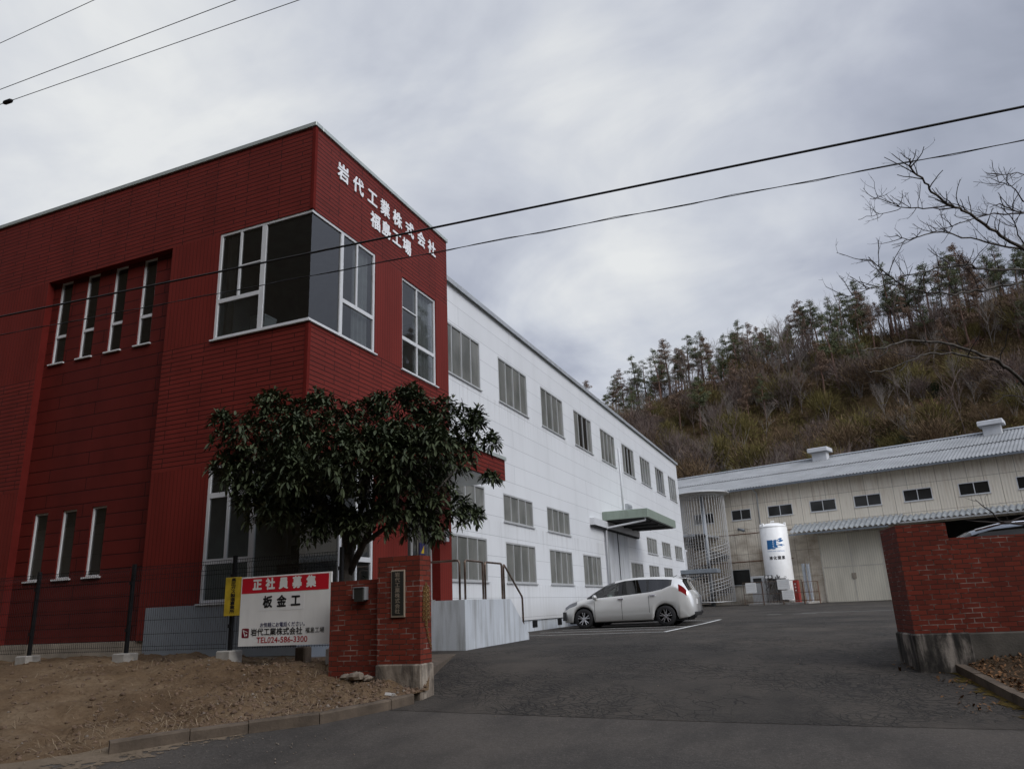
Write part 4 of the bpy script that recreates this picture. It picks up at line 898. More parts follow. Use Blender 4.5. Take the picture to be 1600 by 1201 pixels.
for nm, lb, s0, s1, z0, z1 in (('notice_board', 'blank white board on the left panel of the tank fence', 1.75, 2.55, 2.0, 2.72), ('notice_board', 'upper white notice board on the tank fence beside the red cabinet', 4.15, 5.05, 2.15, 2.85), ('notice_board', 'lower white notice board on the tank fence below another board', 4.4, 5.25, 1.45, 2.08)):
    o = sthing(nm, lb, 'notice', (s0+s1)/2, -3.96, z0)
    mb = MB(); mb.bev(s0, s1, -3.97, -3.94, z0, z1, .008); mb.build('board', M['sign'], o)
    mb = MB()
    for k in range(4): mb.box(s0+.1, s1-.1-.1*(k % 2), -3.974, -3.971, z1-.12-k*.12, z1-.105-k*.12)
    mb.build('printed_lines', M['alu'], o)
ctl = sthing('control_box', 'grey control cabinet with a dark window left of the white tank', 'cabinet', 2.3, -2.9)
mb = MB(); mb.bev(1.85, 2.85, -3.1, -2.6, 1.2, 3.2, .02); mb.build('box', M['alu'], ctl)
mb = MB(); mb.box(2.05, 2.7, -3.115, -3.103, 2.7, 3.05); mb.build('window', M['darkpane'], ctl)

for o in (tank, vap, cab, enc, ctl)+tuple(o for o in COL.objects if o.name.startswith('notice_board')): o.location += ex*.8
stair.location += ex*.3

# ------------------------------------------------------------------ gate pillars and brick walls
g1_ = thing('gate_wall', 'red brick gate pillar with a bronze nameplate and a short lower wall, left of the drive', 'wall', (-5.7, 9.7, .5))
mb = MB(); mb.box(-6.06, -5.37, 9.52, 9.84, .945, 2.39); mb.build('pillar', M['brick'], g1_)
mb = MB(); mb.box(-6.95, -6.063, 9.64, 9.84, .5, 2.10); mb.build('wall_section', M['brick'], g1_)
mb = MB(); mb.bev(-6.08, -5.345, 9.495, 9.87, .2, .943, .02); mb.build('plinth', M['plinth'] if 'plinth' in M else M['conc'], g1_)
NP = (-5.80, -5.57)   # nameplate
mb = MB(); mb.bev(-5.825, -5.60, 9.495, 9.519, 1.56, 2.20, .006); npf = mb.build('nameplate', M['bronzeframe'], g1_)
mb = MB(); mb.box(-5.805, -5.62, 9.49, 9.494, 1.585, 2.18); mb.build('plate_face', M['bronze'], npf)
mb = MB()
for k, ch in enumerate('岩代工業株式会社'): text_mb(mb, ch, .068, lambda u, v, d, k=k: (-5.712+u, 9.489-d, 2.132-k*.071+v), .001, .004, sx=1.25)
mb.build('plate_lettering', M['bronzeframe'], npf)
ib = thing('letter_box', 'small dark metal box fixed to the lower brick wall beside the gate pillar', 'box', (-6.4, 9.6, 1.8))
mb = MB(); mb.bev(-6.47, -6.31, 9.53, 9.638, 1.80, 1.99, .008); mb.build('box', M['bronze'], ib)
mb = MB(); mb.box(-6.49, -6.465, 9.54, 9.638, 1.84, 1.99); mb.box(-6.315, -6.29, 9.55, 9.638, 1.82, 2.0); mb.box(-6.48, -6.3, 9.52, 9.638, 1.992, 2.0); mb.build('hood', M['galv'], ib)
chain = MB()
def chainpath(pts, r, L, m):
    # interlocked oval links along a polyline
    pts = [Vector(p) for p in pts]; d = 0; tot = []
    for a, b in zip(pts, pts[1:]):
        n = max(1, int((b-a).length/L))
        for k in range(n): tot.append((a+(b-a)*(k+.5)/n, (b-a).normalized()))
    for k, (c, d) in enumerate(tot):
        o = d.orthogonal().normalized(); o = o if k % 2 else d.cross(o); q = [c+d*(math.cos(t)*L*.72)+o*(math.sin(t)*L*.42) for t in np.linspace(0, 2*math.pi, 9)]
        m.tube(q, r, 4)
X9 = -5.352
for k, (ya, zb) in enumerate(((9.605, 1.50), (9.64, 1.44), (9.675, 1.42), (9.71, 1.50))):
    chainpath([(X9+.01*(k % 2), ya, 2.03-.05*abs(k-1.5)), (X9+.012*(k % 2), ya+.012*(k-2), zb)], .0055, .03, chain)
chainpath([(X9, 9.66, 1.45), (X9+.003, 9.70, 1.3), (X9+.006, 9.80, 1.12)], .0045, .03, chain)
tag(chain.build('chain', M['gold']), 'brass coloured chain hanging in loops on the side of the left gate pillar', 'chain')
g2 = thing('gate_wall', 'red brick gate pillar with a long brick wall on a stained plinth, right of the drive', 'wall', (.93, 12.85, .5), R(10)); ORG[g2.name] = Vector((0, 0, .5))
mb = MB(); mb.box(0, .70, 0, .95, 1.015, 2.565); mb.build('pillar', M['brick'], g2)
mb = MB(); mb.box(.703, 14, .17, .38, 1.0, 2.35); mb.build('wall_section', M['brick'], g2)
mb = MB(); mb.bev(-.03, .73, -.03, .98, .2, 1.013, .02); mb.build('plinth', M['plinthd'] if 'plinthd' in M else M['concd'], g2)
mb = MB(); mb.bev(.733, 14, .13, .42, .2, .997, .02); mb.build('wall_footing', M['concd'], g2)

# ------------------------------------------------------------------ mesh fence with its boards
FY = 10.2
fence = thing('mesh_fence', 'black wire mesh fence on dark posts set in concrete blocks along the dirt bank', 'fence', (-11, FY, .95))
px = [-18.7, -16.4, -14.05, -11.6, -9.30, -7.16]
for x in px:
    mb = MB(); mb.box(x-.027, x+.027, FY-.027, FY+.027, 1.0, 2.66); mb.box(x-.03, x+.03, FY-.05, FY-.039, 1.5, 1.56); mb.box(x-.03, x+.03, FY-.05, FY-.039, 2.3, 2.36)
    p = mb.build('post', M['black'], fence)
    mb = MB(); mb.bev(x-.15, x+.15, FY-.16, FY+.14, .7, 1.15, .015); mb.build('footing', M['block'] if 'block' in M else M['conc'], p)
for a, b in zip(px, px[1:]):
    mb = MB()
    for x in np.arange(a+.06, b-.03, .05):
        mb.tube([(x, FY-.055, 1.17), (x, FY-.055, 2.44), (x, FY-.085, 2.49), (x, FY-.055, 2.54), (x, FY-.055, 2.6)], .0038, 3, cap=False)
    for z in (1.19, 1.25, 1.45, 1.68, 1.91, 2.14, 2.37, 2.44, 2.54, 2.59): mb.tube([(a+.03, FY-.06, z), (b-.03, FY-.06, z)], .005, 4)
    mb.build('wire_panel', M['black'], fence)
SX0, SX1, SZ0, SZ1 = -9.03, -7.25, 1.21, 2.285; SY = FY-.125
board = thing('recruitment_sign', 'white enamel recruitment board with a red heading band, fixed to the mesh fence', 'sign', ((SX0+SX1)/2, SY, SZ0))
mb = MB(); mb.bev(SX0, SX1, SY, SY+.03, SZ0, SZ1, .006); mb.build('panel', M['sign'], board)
mb = MB(); mb.box(SX0+.025, SX1-.05, SY-.003, SY-.0005, SZ1-.262, SZ1-.022); mb.build('heading_band', M['signred'], board)
S = lambda px_, py_: (SX0+(px_-515)/840*1.78, SZ1-py_)
def st(body, px_, dz, size, mtl, name, bold, sx=1.0, d=.0012):
    mb = MB(); u0, z0 = S(px_, dz)
    text_mb(mb, body, size, lambda u, v, q: (u0+u, SY-.0035-q, z0+v), bold, d, sx=sx); return mb
mb = MB()
for ch, q in zip('正社員募集', (675, 798, 922, 1047, 1175)): 
    u0, z0 = S(q, .142); text_mb(mb, ch, .185, lambda u, v, d: (u0+u, SY-.004-d, z0+v), .009, .002)
mb.build('heading_lettering', M['sign'], board)
mb = MB()
for ch, q in zip('板金工', (780, 910, 1040)):
    u0, z0 = S(q, .42); text_mb(mb, ch, .19, lambda u, v, d: (u0+u, SY-.004-d, z0+v), .0075, .002)
mb.build('job_lettering', M['ink'], board)
mb = MB(); u0, z0 = S(907, .425); mb.box(u0-.44, u0+.44, SY-.0025, SY-.0005, z0-.12, z0+.115); mb.build('pasted_strip', M['sign2'] if 'sign2' in M else M['sign'], board)
st('お気軽にお電話ください。', 935, .765, .077, 0, '', .001).build('invitation_lettering', M['inkblue'], board)
mb = st('岩代工業株式会社', 873, .872, .119, 0, '', .0022, 1.06); mb.build('company_lettering', M['ink'], board)
st('福島工場', 1220, .868, .09, 0, '', .0005).build('works_lettering', M['ink'], board)
st('TEL024-586-3300', 925, .992, .122, 0, '', .0012, 1.12).build('phone_lettering', M['inkred'], board)
mb = MB(); u0, z0 = S(582, .875); h = .072; rr = .02; pl_ = []
for cx, cy, a0 in ((h-rr, h-rr, 0), (-h+rr, h-rr, 90), (-h+rr, -h+rr, 180), (h-rr, -h+rr, 270)):
    for k in range(5): q = R(a0+22.5*k); pl_.append((cx+rr*math.cos(q), cy+rr*math.sin(q)))
mb.face([(u0+a, SY-.003, z0+b) for a, b in pl_]); lg = mb.build('emblem', M['maroon'], board)
mb = MB(); q = lambda *p: mb.face([(u0+a*h, SY-.005, z0+b*h) for a, b in p])
q((-.72, .72), (-.5, .72), (.1, -.75), (-.12, -.75)); q((-.72, .75), (-.55, .58), (.62, .05), (.62, .25)); q(*[(.35+.24*math.cos(t), -.42+.24*math.sin(t)) for t in np.linspace(0, 6.0, 12)])
mb.build('emblem_mark', M['sign'], lg)
ys = thing('warning_sign', 'narrow yellow enamel sign with vertical black lettering on a fence post', 'sign', (-9.21, SY, 1.69))
mb = MB(); mb.bev(-9.375, -9.045, SY+.012, SY+.03, 1.69, 2.30, .004); mb.build('panel', M['yellow'], ys)
mb = MB()
for k, ch in enumerate('高圧ガス製造事業所'): text_mb(mb, ch, .062, lambda u, v, d, k=k: (-9.20+u, SY+.0115-d, 2.255-k*.0625+v), .0022, .003, sx=1.65)
mb.build('lettering', M['ink'], ys)
# loose stones at the foot of the brick wall, a stake and a broken slab
for k, (x, y, s, lb) in enumerate(((-6.32, 9.42, .10, 'largest tan stone of the rubble below the lower brick wall'), (-6.55, 9.5, .075, 'grey-brown stone at the left end of the rubble below the brick wall'), (-6.2, 9.5, .07, 'stone wedged between the rubble and the pillar plinth'), (-6.42, 9.56, .08, 'stone at the back of the rubble under the brick wall'))):
    mb = MB(); n = 8
    mb.lathe([(.01, -.5*s), (.8*s, -.35*s), (s, .0), (.8*s, .35*s), (.3*s, .55*s), (.01, .6*s)], (0, 0, 0), n)
    r_ = random.Random(k); mb.v = [(a*r_.uniform(.75, 1.25)*1.3+x, b*r_.uniform(.75, 1.2)+y, c*r_.uniform(.8, 1.2)+.80-.015*k) for a, b, c in mb.v]
    tag(mb.build('stone', M['stone']), lb, 'stone', 'rubble below the brick wall')
mb = MB(); mb.bev(-8.28, -8.08, 10.55, 10.75, .85, 1.16, .02); tag(mb.build('concrete_stub', M['conc2']), 'short square concrete stub behind the recruitment board', 'post stub')
mb = MB(); mb.tube([(-5.98, 9.30, .60), (-5.75, 9.2, .62), (-5.55, 9.12, .585)], [.07, .09, .05], 5); mb.v = [(a, b, .60+(c-.6)*.35) for a, b, c in mb.v]; tag(mb.build('broken_slab', M['conc']), 'pale broken flat stone lying on the dirt before the pillar plinth', 'stone')

# ------------------------------------------------------------------ vehicles
def car(name, label, loc, prof, paint, wheels, glass_spans, wr=.32, cab=None, lights=True, rearglass='carglassd'):
    """nose at local x=0 pointing to -x; one lofted body with glazing, lamps, wheels, mirrors and trim as parts"""
    root = thing(name, label, 'car', loc); L = Vector(loc)
    I = lambda k, x: float(np.interp(x, *zip(*prof[k])))
    xs = sorted({round(x, 3) for x in np.concatenate([np.linspace(0, prof['len'], 76), [a for s in glass_spans for a in s[:2]], [w+q for w in wheels for q in np.linspace(-.38, .38, 15)]])})
    rings = []
    for x in xs:
        zb = I('zb', x); hw = I('hw', x); zbl = I('belt', x); zt = max(I('top', x), zbl+.012); ht = I('hwt', x); am = 0
        for wx in wheels:
            q = (wr+.055)**2-(x-wx)**2
            if q > 0: zb = max(zb, wr+math.sqrt(q))
        dl = prof.get('dl', lambda x: .08)(x); k = zt-zbl
        zm = min(max(zb+.12, .56*zbl+.1), zbl-dl-.02)
        rings.append([(hw-.05, zb), (hw-.005, zb+.03), (hw+.004, zm), (hw-.012, zbl-dl), (hw-.045, zbl), (ht+.02+.0*k, zt-min(.07, k*.3)), (ht-.05, zt-min(.012, k*.1)), (ht*.5, zt+.012), (0, zt+.018)])
    parts = {}
    def put(kind, quad): parts.setdefault(kind, MB()).face([(L.x+a, L.y+b, L.z+c) for a, b, c in quad])
    for (x0, r0), (x1, r1) in zip(zip(xs, rings), zip(xs[1:], rings[1:])):
        xm = (x0+x1)/2
        for j in range(8):
            kind = 'body'
            if j == 4:
                for a, b, kd in glass_spans:
                    if a < xm < b: kind = kd
                if kind == 'body' and glass_spans[0][0]-.25 < xm < glass_spans[-1][1]: kind = 'pillar'
            if j in (5, 6, 7) and prof['ws'][0] < xm < prof['ws'][1]: kind = 'windscreen'
            if j in (5, 6, 7) and prof['rs'][0] < xm < prof['rs'][1]: kind = 'rear_window'
            if lights and j == 3 and prof['hl'][0] < xm < prof['hl'][1]: kind = 'headlight'
            if lights and j == 3 and prof['tl'][0] < xm < prof['tl'][1]: kind = 'taillight'
            for sgn in (-1, 1):
                q = [(x0, sgn*r0[j][0], r0[j][1]), (x1, sgn*r1[j][0], r1[j][1]), (x1, sgn*r1[j+1][0], r1[j+1][1]), (x0, sgn*r0[j+1][0], r0[j+1][1])]
                kk = kind
                put(kk+('+' if sgn > 0 and kk in ('headlight', 'taillight', 'front', 'rear', 'pillar') else ''), q if sgn < 0 else q[::-1])
    for rr, x, rev in ((rings[0], xs[0], 1), (rings[-1], xs[-1], 0)):
        for j in range(8):
            q = [(x, -rr[j][0], rr[j][1]), (x, -rr[j+1][0], rr[j+1][1]), (x, rr[j+1][0], rr[j+1][1]), (x, rr[j][0], rr[j][1])]; put('body', q[::-1] if rev else q)
    mats = {'body': paint, 'pillar': 'plastic', 'windscreen': 'carglass', 'rear_window': rearglass, 'front': 'carglass', 'rear': 'carglassd', 'headlight': 'headlens', 'taillight': 'redlens', 'headlight+': 'headlens', 'taillight+': 'redlens', 'front+': 'carglass', 'rear+': 'carglassd', 'pillar+': 'plastic'}
    for k, m_ in parts.items():
        o = m_.build({'front': 'front_side_window', 'rear': 'rear_side_window', 'headlight+': 'headlight', 'taillight+': 'taillight', 'pillar': 'window_pillar', 'pillar+': 'window_pillar', 'front+': 'front_side_window', 'rear+': 'rear_side_window'}.get(k, k), M[mats[k]], root, 'pillar' not in k)
        # weld the strips so that the shading is smooth
        import bmesh
        bm = bmesh.new(); bm.from_mesh(o.data); bmesh.ops.remove_doubles(bm, verts=bm.verts, dist=.0015); bmesh.ops.recalc_face_normals(bm, faces=bm.faces); bm.to_mesh(o.data); bm.free()
    w_ = I('hw', 2.0)
    mb = MB(); mb.box(L.x+.3, L.x+prof['len']-.25, L.y-w_+.12, L.y+w_-.12, L.z+.16, L.z+.34); mb.box(L.x+.15, L.x+prof['len']-.2, L.y-w_+.3, L.y+w_-.3, L.z+.2, L.z+.62); mb.build('underbody', M['black'], root)
    if cab:
        mb = MB(); mb.box(L.x+cab[0], L.x+cab[1], L.y-w_+.16, L.y+w_-.16, L.z+.5, L.z+.72)
        for sx in (cab[0]+.55, cab[0]+1.5):
            for sy in (-.38, .38): mb.bev(L.x+sx, L.x+sx+.22, L.y+sy-.22, L.y+sy+.22, L.z+.6, L.z+1.22, .05); mb.bev(L.x+sx+.06, L.x+sx+.16, L.y+sy-.11, L.y+sy+.11, L.z+1.22, L.z+1.4, .03)
        mb.build('seat', M['dark'], root)
    for wx in wheels:
        for sgn in (-1, 1):
            c = (L.x+wx, L.y+sgn*(w_-.12), L.z+wr); q = -sgn
            mb = MB(); mb.lathe([(wr*.66, -.10), (wr*.9, -.105), (wr*.985, -.075), (wr, 0), (wr*.985, .075), (wr*.9, .105), (wr*.66, .10), (wr*.64, 0), (wr*.66, -.10)], c, 36, axis='y', cap=False); wh = mb.build('wheel', M['rubber'], root, True)
            mb = MB(); fy = c[1]+sgn*.085
            mb.lathe([(wr*.60, -.01), (wr*.67, .015), (wr*.67, -.02)], (c[0], fy, c[2]), 30, axis='y', cap=False)
            for k in range(5):
                a = R(90+72*k)
                for off in (-.13, .13):
                    a2 = a+off; p = lambda r, w2, d: (c[0]+r*math.cos(a2)-w2*math.sin(a2), fy+sgn*d, c[2]+r*math.sin(a2)+w2*math.cos(a2))
                    i = [p(.05, -.02, .0), p(.05, .02, .0), p(wr*.64, .012+off*.15, .012), p(wr*.64, -.012+off*.15, .012)]; mb.face(i); mb.face([(x, y-sgn*.02, z) for x, y, z in i][::-1])
            mb.lathe([(.001, .012), (.05, .01), (.055, -.01)], (c[0], fy, c[2]), 14, axis='y'); mb.build('rim', M['rim'], wh)
            mb = MB(); mb.lathe([(.001, 0), (wr*.66, 0)], (c[0], c[1]+sgn*.03, c[2]), 30, axis='y'); mb.build('brake_disc', M['black'], wh)
    return root, I
prius = dict(len=4.50, zb=[(0, .26), (.12, .21), (.5, .2), (4.0, .22), (4.3, .26), (4.5, .34)], hw=[(0, .50), (.06, .64), (.18, .755), (.4, .83), (.8, .875), (2, .885), (3.5, .88), (4.1, .84), (4.36, .76), (4.5, .64)],
    belt=[(0, .60), (.12, .70), (.3, .80), (.6, .885), (.95, .945), (1.6, .985), (2.4, 1.03), (3.1, 1.085), (3.55, 1.16), (3.95, 1.31), (4.10, 1.30), (4.24, 1.20), (4.38, 1.02), (4.5, .88)],
    top=[(0, .63), (.12, .735), (.3, .83), (.6, .925), (.92, 1.0), (1.2, 1.175), (1.6, 1.385), (1.95, 1.505), (2.3, 1.565), (2.7, 1.585), (3.2, 1.575), (3.7, 1.545), (4.1, 1.50), (4.2, 1.45), (4.32, 1.20), (4.42, 1.03), (4.5, .92)],
    hwt=[(0, .42), (.1, .55), (.4, .70), (.92, .74), (1.3, .67), (2, .60), (3, .60), (4.1, .55), (4.2, .60), (4.38, .66), (4.5, .55)],
    ws=(.98, 1.9), rs=(4.2, 4.4), hl=(.12, .62), tl=(4.10, 4.33), dl=lambda x: float(np.interp(x, [0, .12, .5, .8, 3.8, 4.08, 4.3, 4.5], [.02, .11, .12, .07, .07, .22, .20, .1])))
spans = [(1.22, 2.06, 'front'), (2.18, 3.02, 'rear'), (3.10, 3.86, 'rear')]
def dress(root, loc, I, handles, seams, mirror, vents=True):
    L = Vector(loc)
    for sgn in (-1, 1):
        for x, z in handles:
            mb = MB(); y = L.y+sgn*(I('hw', x)+.004); mb.bev(L.x+x, L.x+x+.2, min(y, y+sgn*.03), max(y, y+sgn*.03), L.z+z, L.z+z+.035, .008); mb.build('door_handle', M['chrome'], root)
        mb = MB(); x, z = mirror; y = L.y+sgn*(I('hw', x)-.02)
        mb.lathe([(.001, -.10), (.06, -.085), (.085, 0), (.06, .085), (.001, .10)], (L.x+x, y+sgn*.13, L.z+z), 12, axis='y'); mb.box(L.x+x-.03, L.x+x+.03, min(y-sgn*.05, y+sgn*.06), max(y-sgn*.05, y+sgn*.06), L.z+z-.08, L.z+z-.03); mb.build('mirror', M['mirrorp'], root, True)
        mb = MB()
        for x, z0, z1 in seams:
            zs = np.linspace(z0, z1, 8)
            for a, b in zip(zs, zs[1:]):
                def yy(z):
                    h = I('hw', x); bl = I('belt', x); zb = .22; zm = .56*bl+.1
                    return L.y+sgn*(np.interp(z, [zb, zb+.03, zm, bl-.07, bl], [h-.05, h-.005, h+.004, h-.012, h-.045])+.003)
                mb.face([(L.x+x, yy(a), L.z+a), (L.x+x+.012, yy(a), L.z+a), (L.x+x+.012, yy(b), L.z+b), (L.x+x, yy(b), L.z+b)])
        mb.build('door_seam', M['black'], root)
M['mirrorp'] = carpaint('mirror_paint', (.45, .45, .44))
for (nm, lb, loc, pt) in (('parked_car', 'pearl white wagon parked nose to the white factory wall', (-8.87, 26.30, .862), 'pearl'), ('parked_car', 'silver car parked beyond the white wagon, only its tail showing', (-9.22, 28.8, .875), 'silver')):
    root, I = car(nm, lb, loc, prius, pt, (.82, 3.60), spans, .325, (1.3, 4.0))
    dress(root, loc, I, [(2.05, .90), (3.12, .97)], [(1.22, .26, .93), (2.16, .26, .98), (3.08, .45, 1.05)], (1.28, 1.0))
    L = Vector(loc)
    mb = MB(); mb.face([(L.x+.02, L.y-.66, L.z+.28), (L.x+.22, L.y-.79, L.z+.28), (L.x+.17, L.y-.762, L.z+.56), (L.x+.035, L.y-.66, L.z+.56)]); mb.v = [(a-.01, b-.012, c) for a, b, c in mb.v]; mb.build('bumper_intake', M['plastic'], root)
    mb = MB(); mb.bev(L.x+4.02, L.x+4.30, L.y-.52, L.y+.52, L.z+1.47, L.z+1.50, .01); mb.build('spoiler', M[pt], root)
    mb = MB(); mb.bev(L.x+4.36, L.x+4.53, L.y-.62, L.y+.62, L.z+.30, L.z+.42, .02); mb.build('rear_valance', M['plastic'], root)
    mb = MB(); mb.box(L.x+4.47, L.x+4.51, L.y-.17, L.y+.17, L.z+.66, L.z+.82); mb.build('number_plate', M['sign'], root)
    mb = MB(); mb.tube([(L.x+3.75, L.y-.1, L.z+1.52), (L.x+3.95, L.y-.1, L.z+1.6)], .008, 5); mb.build('aerial', M['black'], root)
van = dict(len=4.1, zb=[(0, .3), (.3, .22), (4.1, .25)], hw=[(0, .55), (.1, .72), (.4, .80), (1, .83), (3.9, .83), (4.1, .72)], belt=[(0, .80), (.12, 1.02), (.3, 1.14), (.6, 1.18), (2, 1.2), (4.1, 1.22)],
    top=[(0, .85), (.12, 1.06), (.3, 1.22), (.55, 1.52), (.8, 1.74), (1.05, 1.86), (1.35, 1.93), (2.0, 1.97), (3.8, 1.94), (4.1, 1.86)], hwt=[(0, .5), (.12, .66), (.3, .71), (.9, .66), (2, .66), (4.1, .66)], ws=(.32, 1.05), rs=(9, 9), hl=(.1, .5), tl=(3.9, 4.08), dl=lambda x: .1)
loc = (1.12, 15.2, gz(2.5, 15.2)+.06)
root, I = car('parked_car', 'dark grey van parked behind the right brick wall, only its roof showing', loc, van, 'steelblue', (.75, 3.35), [(.55, .85, 'front'), (.92, 1.9, 'front'), (2.0, 2.95, 'rear'), (3.05, 3.9, 'rear')], .31, (1.2, 3.8))
dress(root, loc, I, [(1.7, 1.0)], [(.9, .3, 1.1), (1.95, .3, 1.12)], (.7, 1.25))
mb = MB(); Lx, Ly, Lz = loc
for sgn in (-1, 1): mb.tube([(Lx+1.1, Ly+sgn*.68, Lz+1.86), (Lx+1.5, Ly+sgn*.685, Lz+1.945), (Lx+3.6, Ly+sgn*.68, Lz+1.95)], .022, 6)
mb.build('roof_rail', M['chrome'], root, True)
for a, b in ((.95, 1.92), (2.0, 2.95)):
    mb = MB(); mb.face([(Lx+a, Ly-.745, Lz+1.66 if a < 1.5 else Lz+1.72), (Lx+b, Ly-.745, Lz+1.72), (Lx+b, Ly-.70, Lz+1.85), (Lx+a+.22*(a < 1.5), Ly-.70, Lz+1.82)]); mb.build('wind_deflector', M['plastic'], root)

# ------------------------------------------------------------------ cables
def cable(label, a, b, r, sag, twist=0):
    a, b = Vector(a), Vector(b); n = 120 if twist else 60; mb = MB(); P = []
    for k in range(n+1):
        q = k/n; p = a.lerp(b, q); p.z -= sag*4*q*(1-q)-sag*.0; P.append(p)
    mb.tube(P, r, 6)
    if twist:
        mb.tube([p+Vector((0, .016*math.cos(k*1.9), .016*math.sin(k*1.9))) for k, p in enumerate(P)], r*.7, 5)
    return tag(mb.build('power_cable', M['cable'], smooth=True), label, 'cable')
def ext(p, q, x0, x1):
    p, q = Vector(p), Vector(q); f = lambda x: p+(q-p)*((x-p.x)/(q.x-p.x)); return f(x0), f(x1)
cable('thick black cable crossing in front of the white lettering and over the bare tree', *ext((-13.2, 8.17, 7.03), (2.86, 9.41, 7.03), -34, 26), .0165, .0)
cable('thin twisted cable just below the thick black one', *ext((-8.39, 8.31, 6.52), (2.73, 9.27, 6.52), -34, 26), .006, 0, 1)
cable('highest of the three thin wires at the upper left', *ext((-14, 7.8, 13.0), (-11.3, 7.8, 13.0), -50, 40), .0065, 0)
cable('middle wire of the three at the upper left', *ext((-15.35, 8.72, 13.0), (-8.96, 8.93, 13.0), -50, 40), .008, 0)
c3 = cable('lowest of the three wires at the upper left, with a black sleeve', *ext((-15.85, 9.05, 13.0), (-7.86, 9.44, 13.0), -50, 40), .008, 0)
mb = MB(); f = ext((-15.85, 9.05, 13.0), (-7.86, 9.44, 13.0), -15.75, -15.45); mb.tube([f[0], f[0].lerp(f[1], .2), f[0].lerp(f[1], .8), f[1]], [.015, .05, .05, .015], 8); mb.build('sleeve', M['cable'], c3, True)

# ------------------------------------------------------------------ loquat tree beside the red building
lq = thing('evergreen_tree', 'spreading dark evergreen tree with big glossy leaves at the corner of the red building', 'tree', (-7.4, 10.72, .95))
mb = MB(); T = Vector
mb.tube([(-7.42, 10.72, .85), (-7.42, 10.70, 1.6), (-7.40, 10.7, 2.3), (-7.38, 10.7, 2.75), (-7.5, 10.68, 3.3), (-7.7, 10.6, 3.8), (-8.0, 10.5, 4.4)], [.14, .115, .105, .10, .08, .06, .03], 10)
lim = [[(-7.39, 10.7, 2.2), (-7.05, 10.62, 2.72), (-6.5, 10.6, 3.0), (-6.0, 10.8, 3.3), (-5.6, 11.2, 3.9)], [(-7.2, 10.66, 2.5), (-6.7, 10.55, 3.2), (-6.4, 10.6, 3.8), (-6.4, 10.9, 4.6)], [(-7.38, 10.7, 2.75), (-7.1, 10.7, 3.4), (-7.1, 10.8, 4.2), (-7.2, 10.9, 4.8)],
       [(-7.5, 10.68, 3.2), (-8.1, 10.3, 3.6), (-8.7, 10.1, 4.0), (-9.2, 9.9, 4.5)], [(-7.6, 10.65, 3.5), (-8.2, 10.5, 4.2), (-8.8, 10.5, 4.9)], [(-6.5, 10.6, 3.0), (-6.1, 10.2, 3.6), (-5.7, 10.4, 4.1)], [(-6.2, 10.7, 3.2), (-5.6, 11.2, 3.15)], [(-7.4, 10.7, 3.0), (-7.6, 10.1, 3.5), (-7.8, 9.8, 4.1)]]
for p in lim: mb.tube(p, list(np.linspace(.06, .015, len(p))), 7)
mb.build('trunk', M['bark'], lq, True)
rosettes = []
r_ = random.Random(5)
for (x, y, z, r) in BLOB:
    if z < 3.2 and r < .5: r *= .8
    c = Vector((x, y, z)); n = int(14+150*(r/.6)**2)
    for k in range(n):
        d = Vector((r_.gauss(0, 1), r_.gauss(0, 1), r_.gauss(.25, 1))).normalized()
        rad = r*(r_.random()**.35)*1.02; p = c+Vector((d.x*rad, d.y*rad*.95, d.z*rad*.9))
        if p.y > 11.42 and p.x < -8.95: p.y = 11.42-r_.random()*.1
        ax = (d+Vector((0, 0, .9))+Vector((r_.uniform(-.4, .4), r_.uniform(-.4, .4), 0))).normalized()
        rosettes.append((p, ax, r_.random() < .10 and rad > r*.8 and d.z > 0))
    
V, Fc, MI = [], [], []
def leaf(p, dr, L, W, droop, mi):
    """a long leaf folded along the midrib, bending down towards the tip"""
    side = dr.cross(Vector((0, 0, 1))); side = side.normalized() if side.length > .05 else Vector((1, 0, 0)); upv = side.cross(dr).normalized()
    if upv.z < 0: upv = -upv
    i = len(V); prof = ((0, .12), (.3, .8), (.6, 1.0), (.85, .6), (1.0, .04))
    for q, wq in prof:
        m_ = p+dr*(L*q)+Vector((0, 0, -droop*L*q*q)); e = side*(W*wq*.5); u = upv*(W*wq*.16)
        V.extend([tuple(m_-e+u), tuple(m_), tuple(m_+e+u)])
    for k in range(4):
        a = i+k*3
        Fc.extend([(a, a+1, a+4, a+3), (a+1, a+2, a+5, a+4)]); MI.extend([mi, mi])
for p, ax, tip in rosettes:
    a = ax.orthogonal().normalized(); b = ax.cross(a); n = r_.randint(7, 10); ph = r_.random()*6.28
    for k in range(n):
        q = ph+k*2.4; el = r_.uniform(-.15, .75); dr = ((a*math.cos(q)+b*math.sin(q))*math.cos(el)+ax*math.sin(el)).normalized()
        q2 = r_.uniform(.55, 1.1); leaf(p+dr*.015, dr, .150*q2, .047*q2, r_.uniform(-.1, .55), 0)
    if tip:
        for k in range(6):
            q = k*1.05; dr = ((a*math.cos(q)+b*math.sin(q))*.5+ax).normalized(); leaf(p+ax*.04, dr, .10, .03, .1, 1)
npmesh('crown', V, Fc, [M['loquat'], M['loquatback']], MI, True, lq)

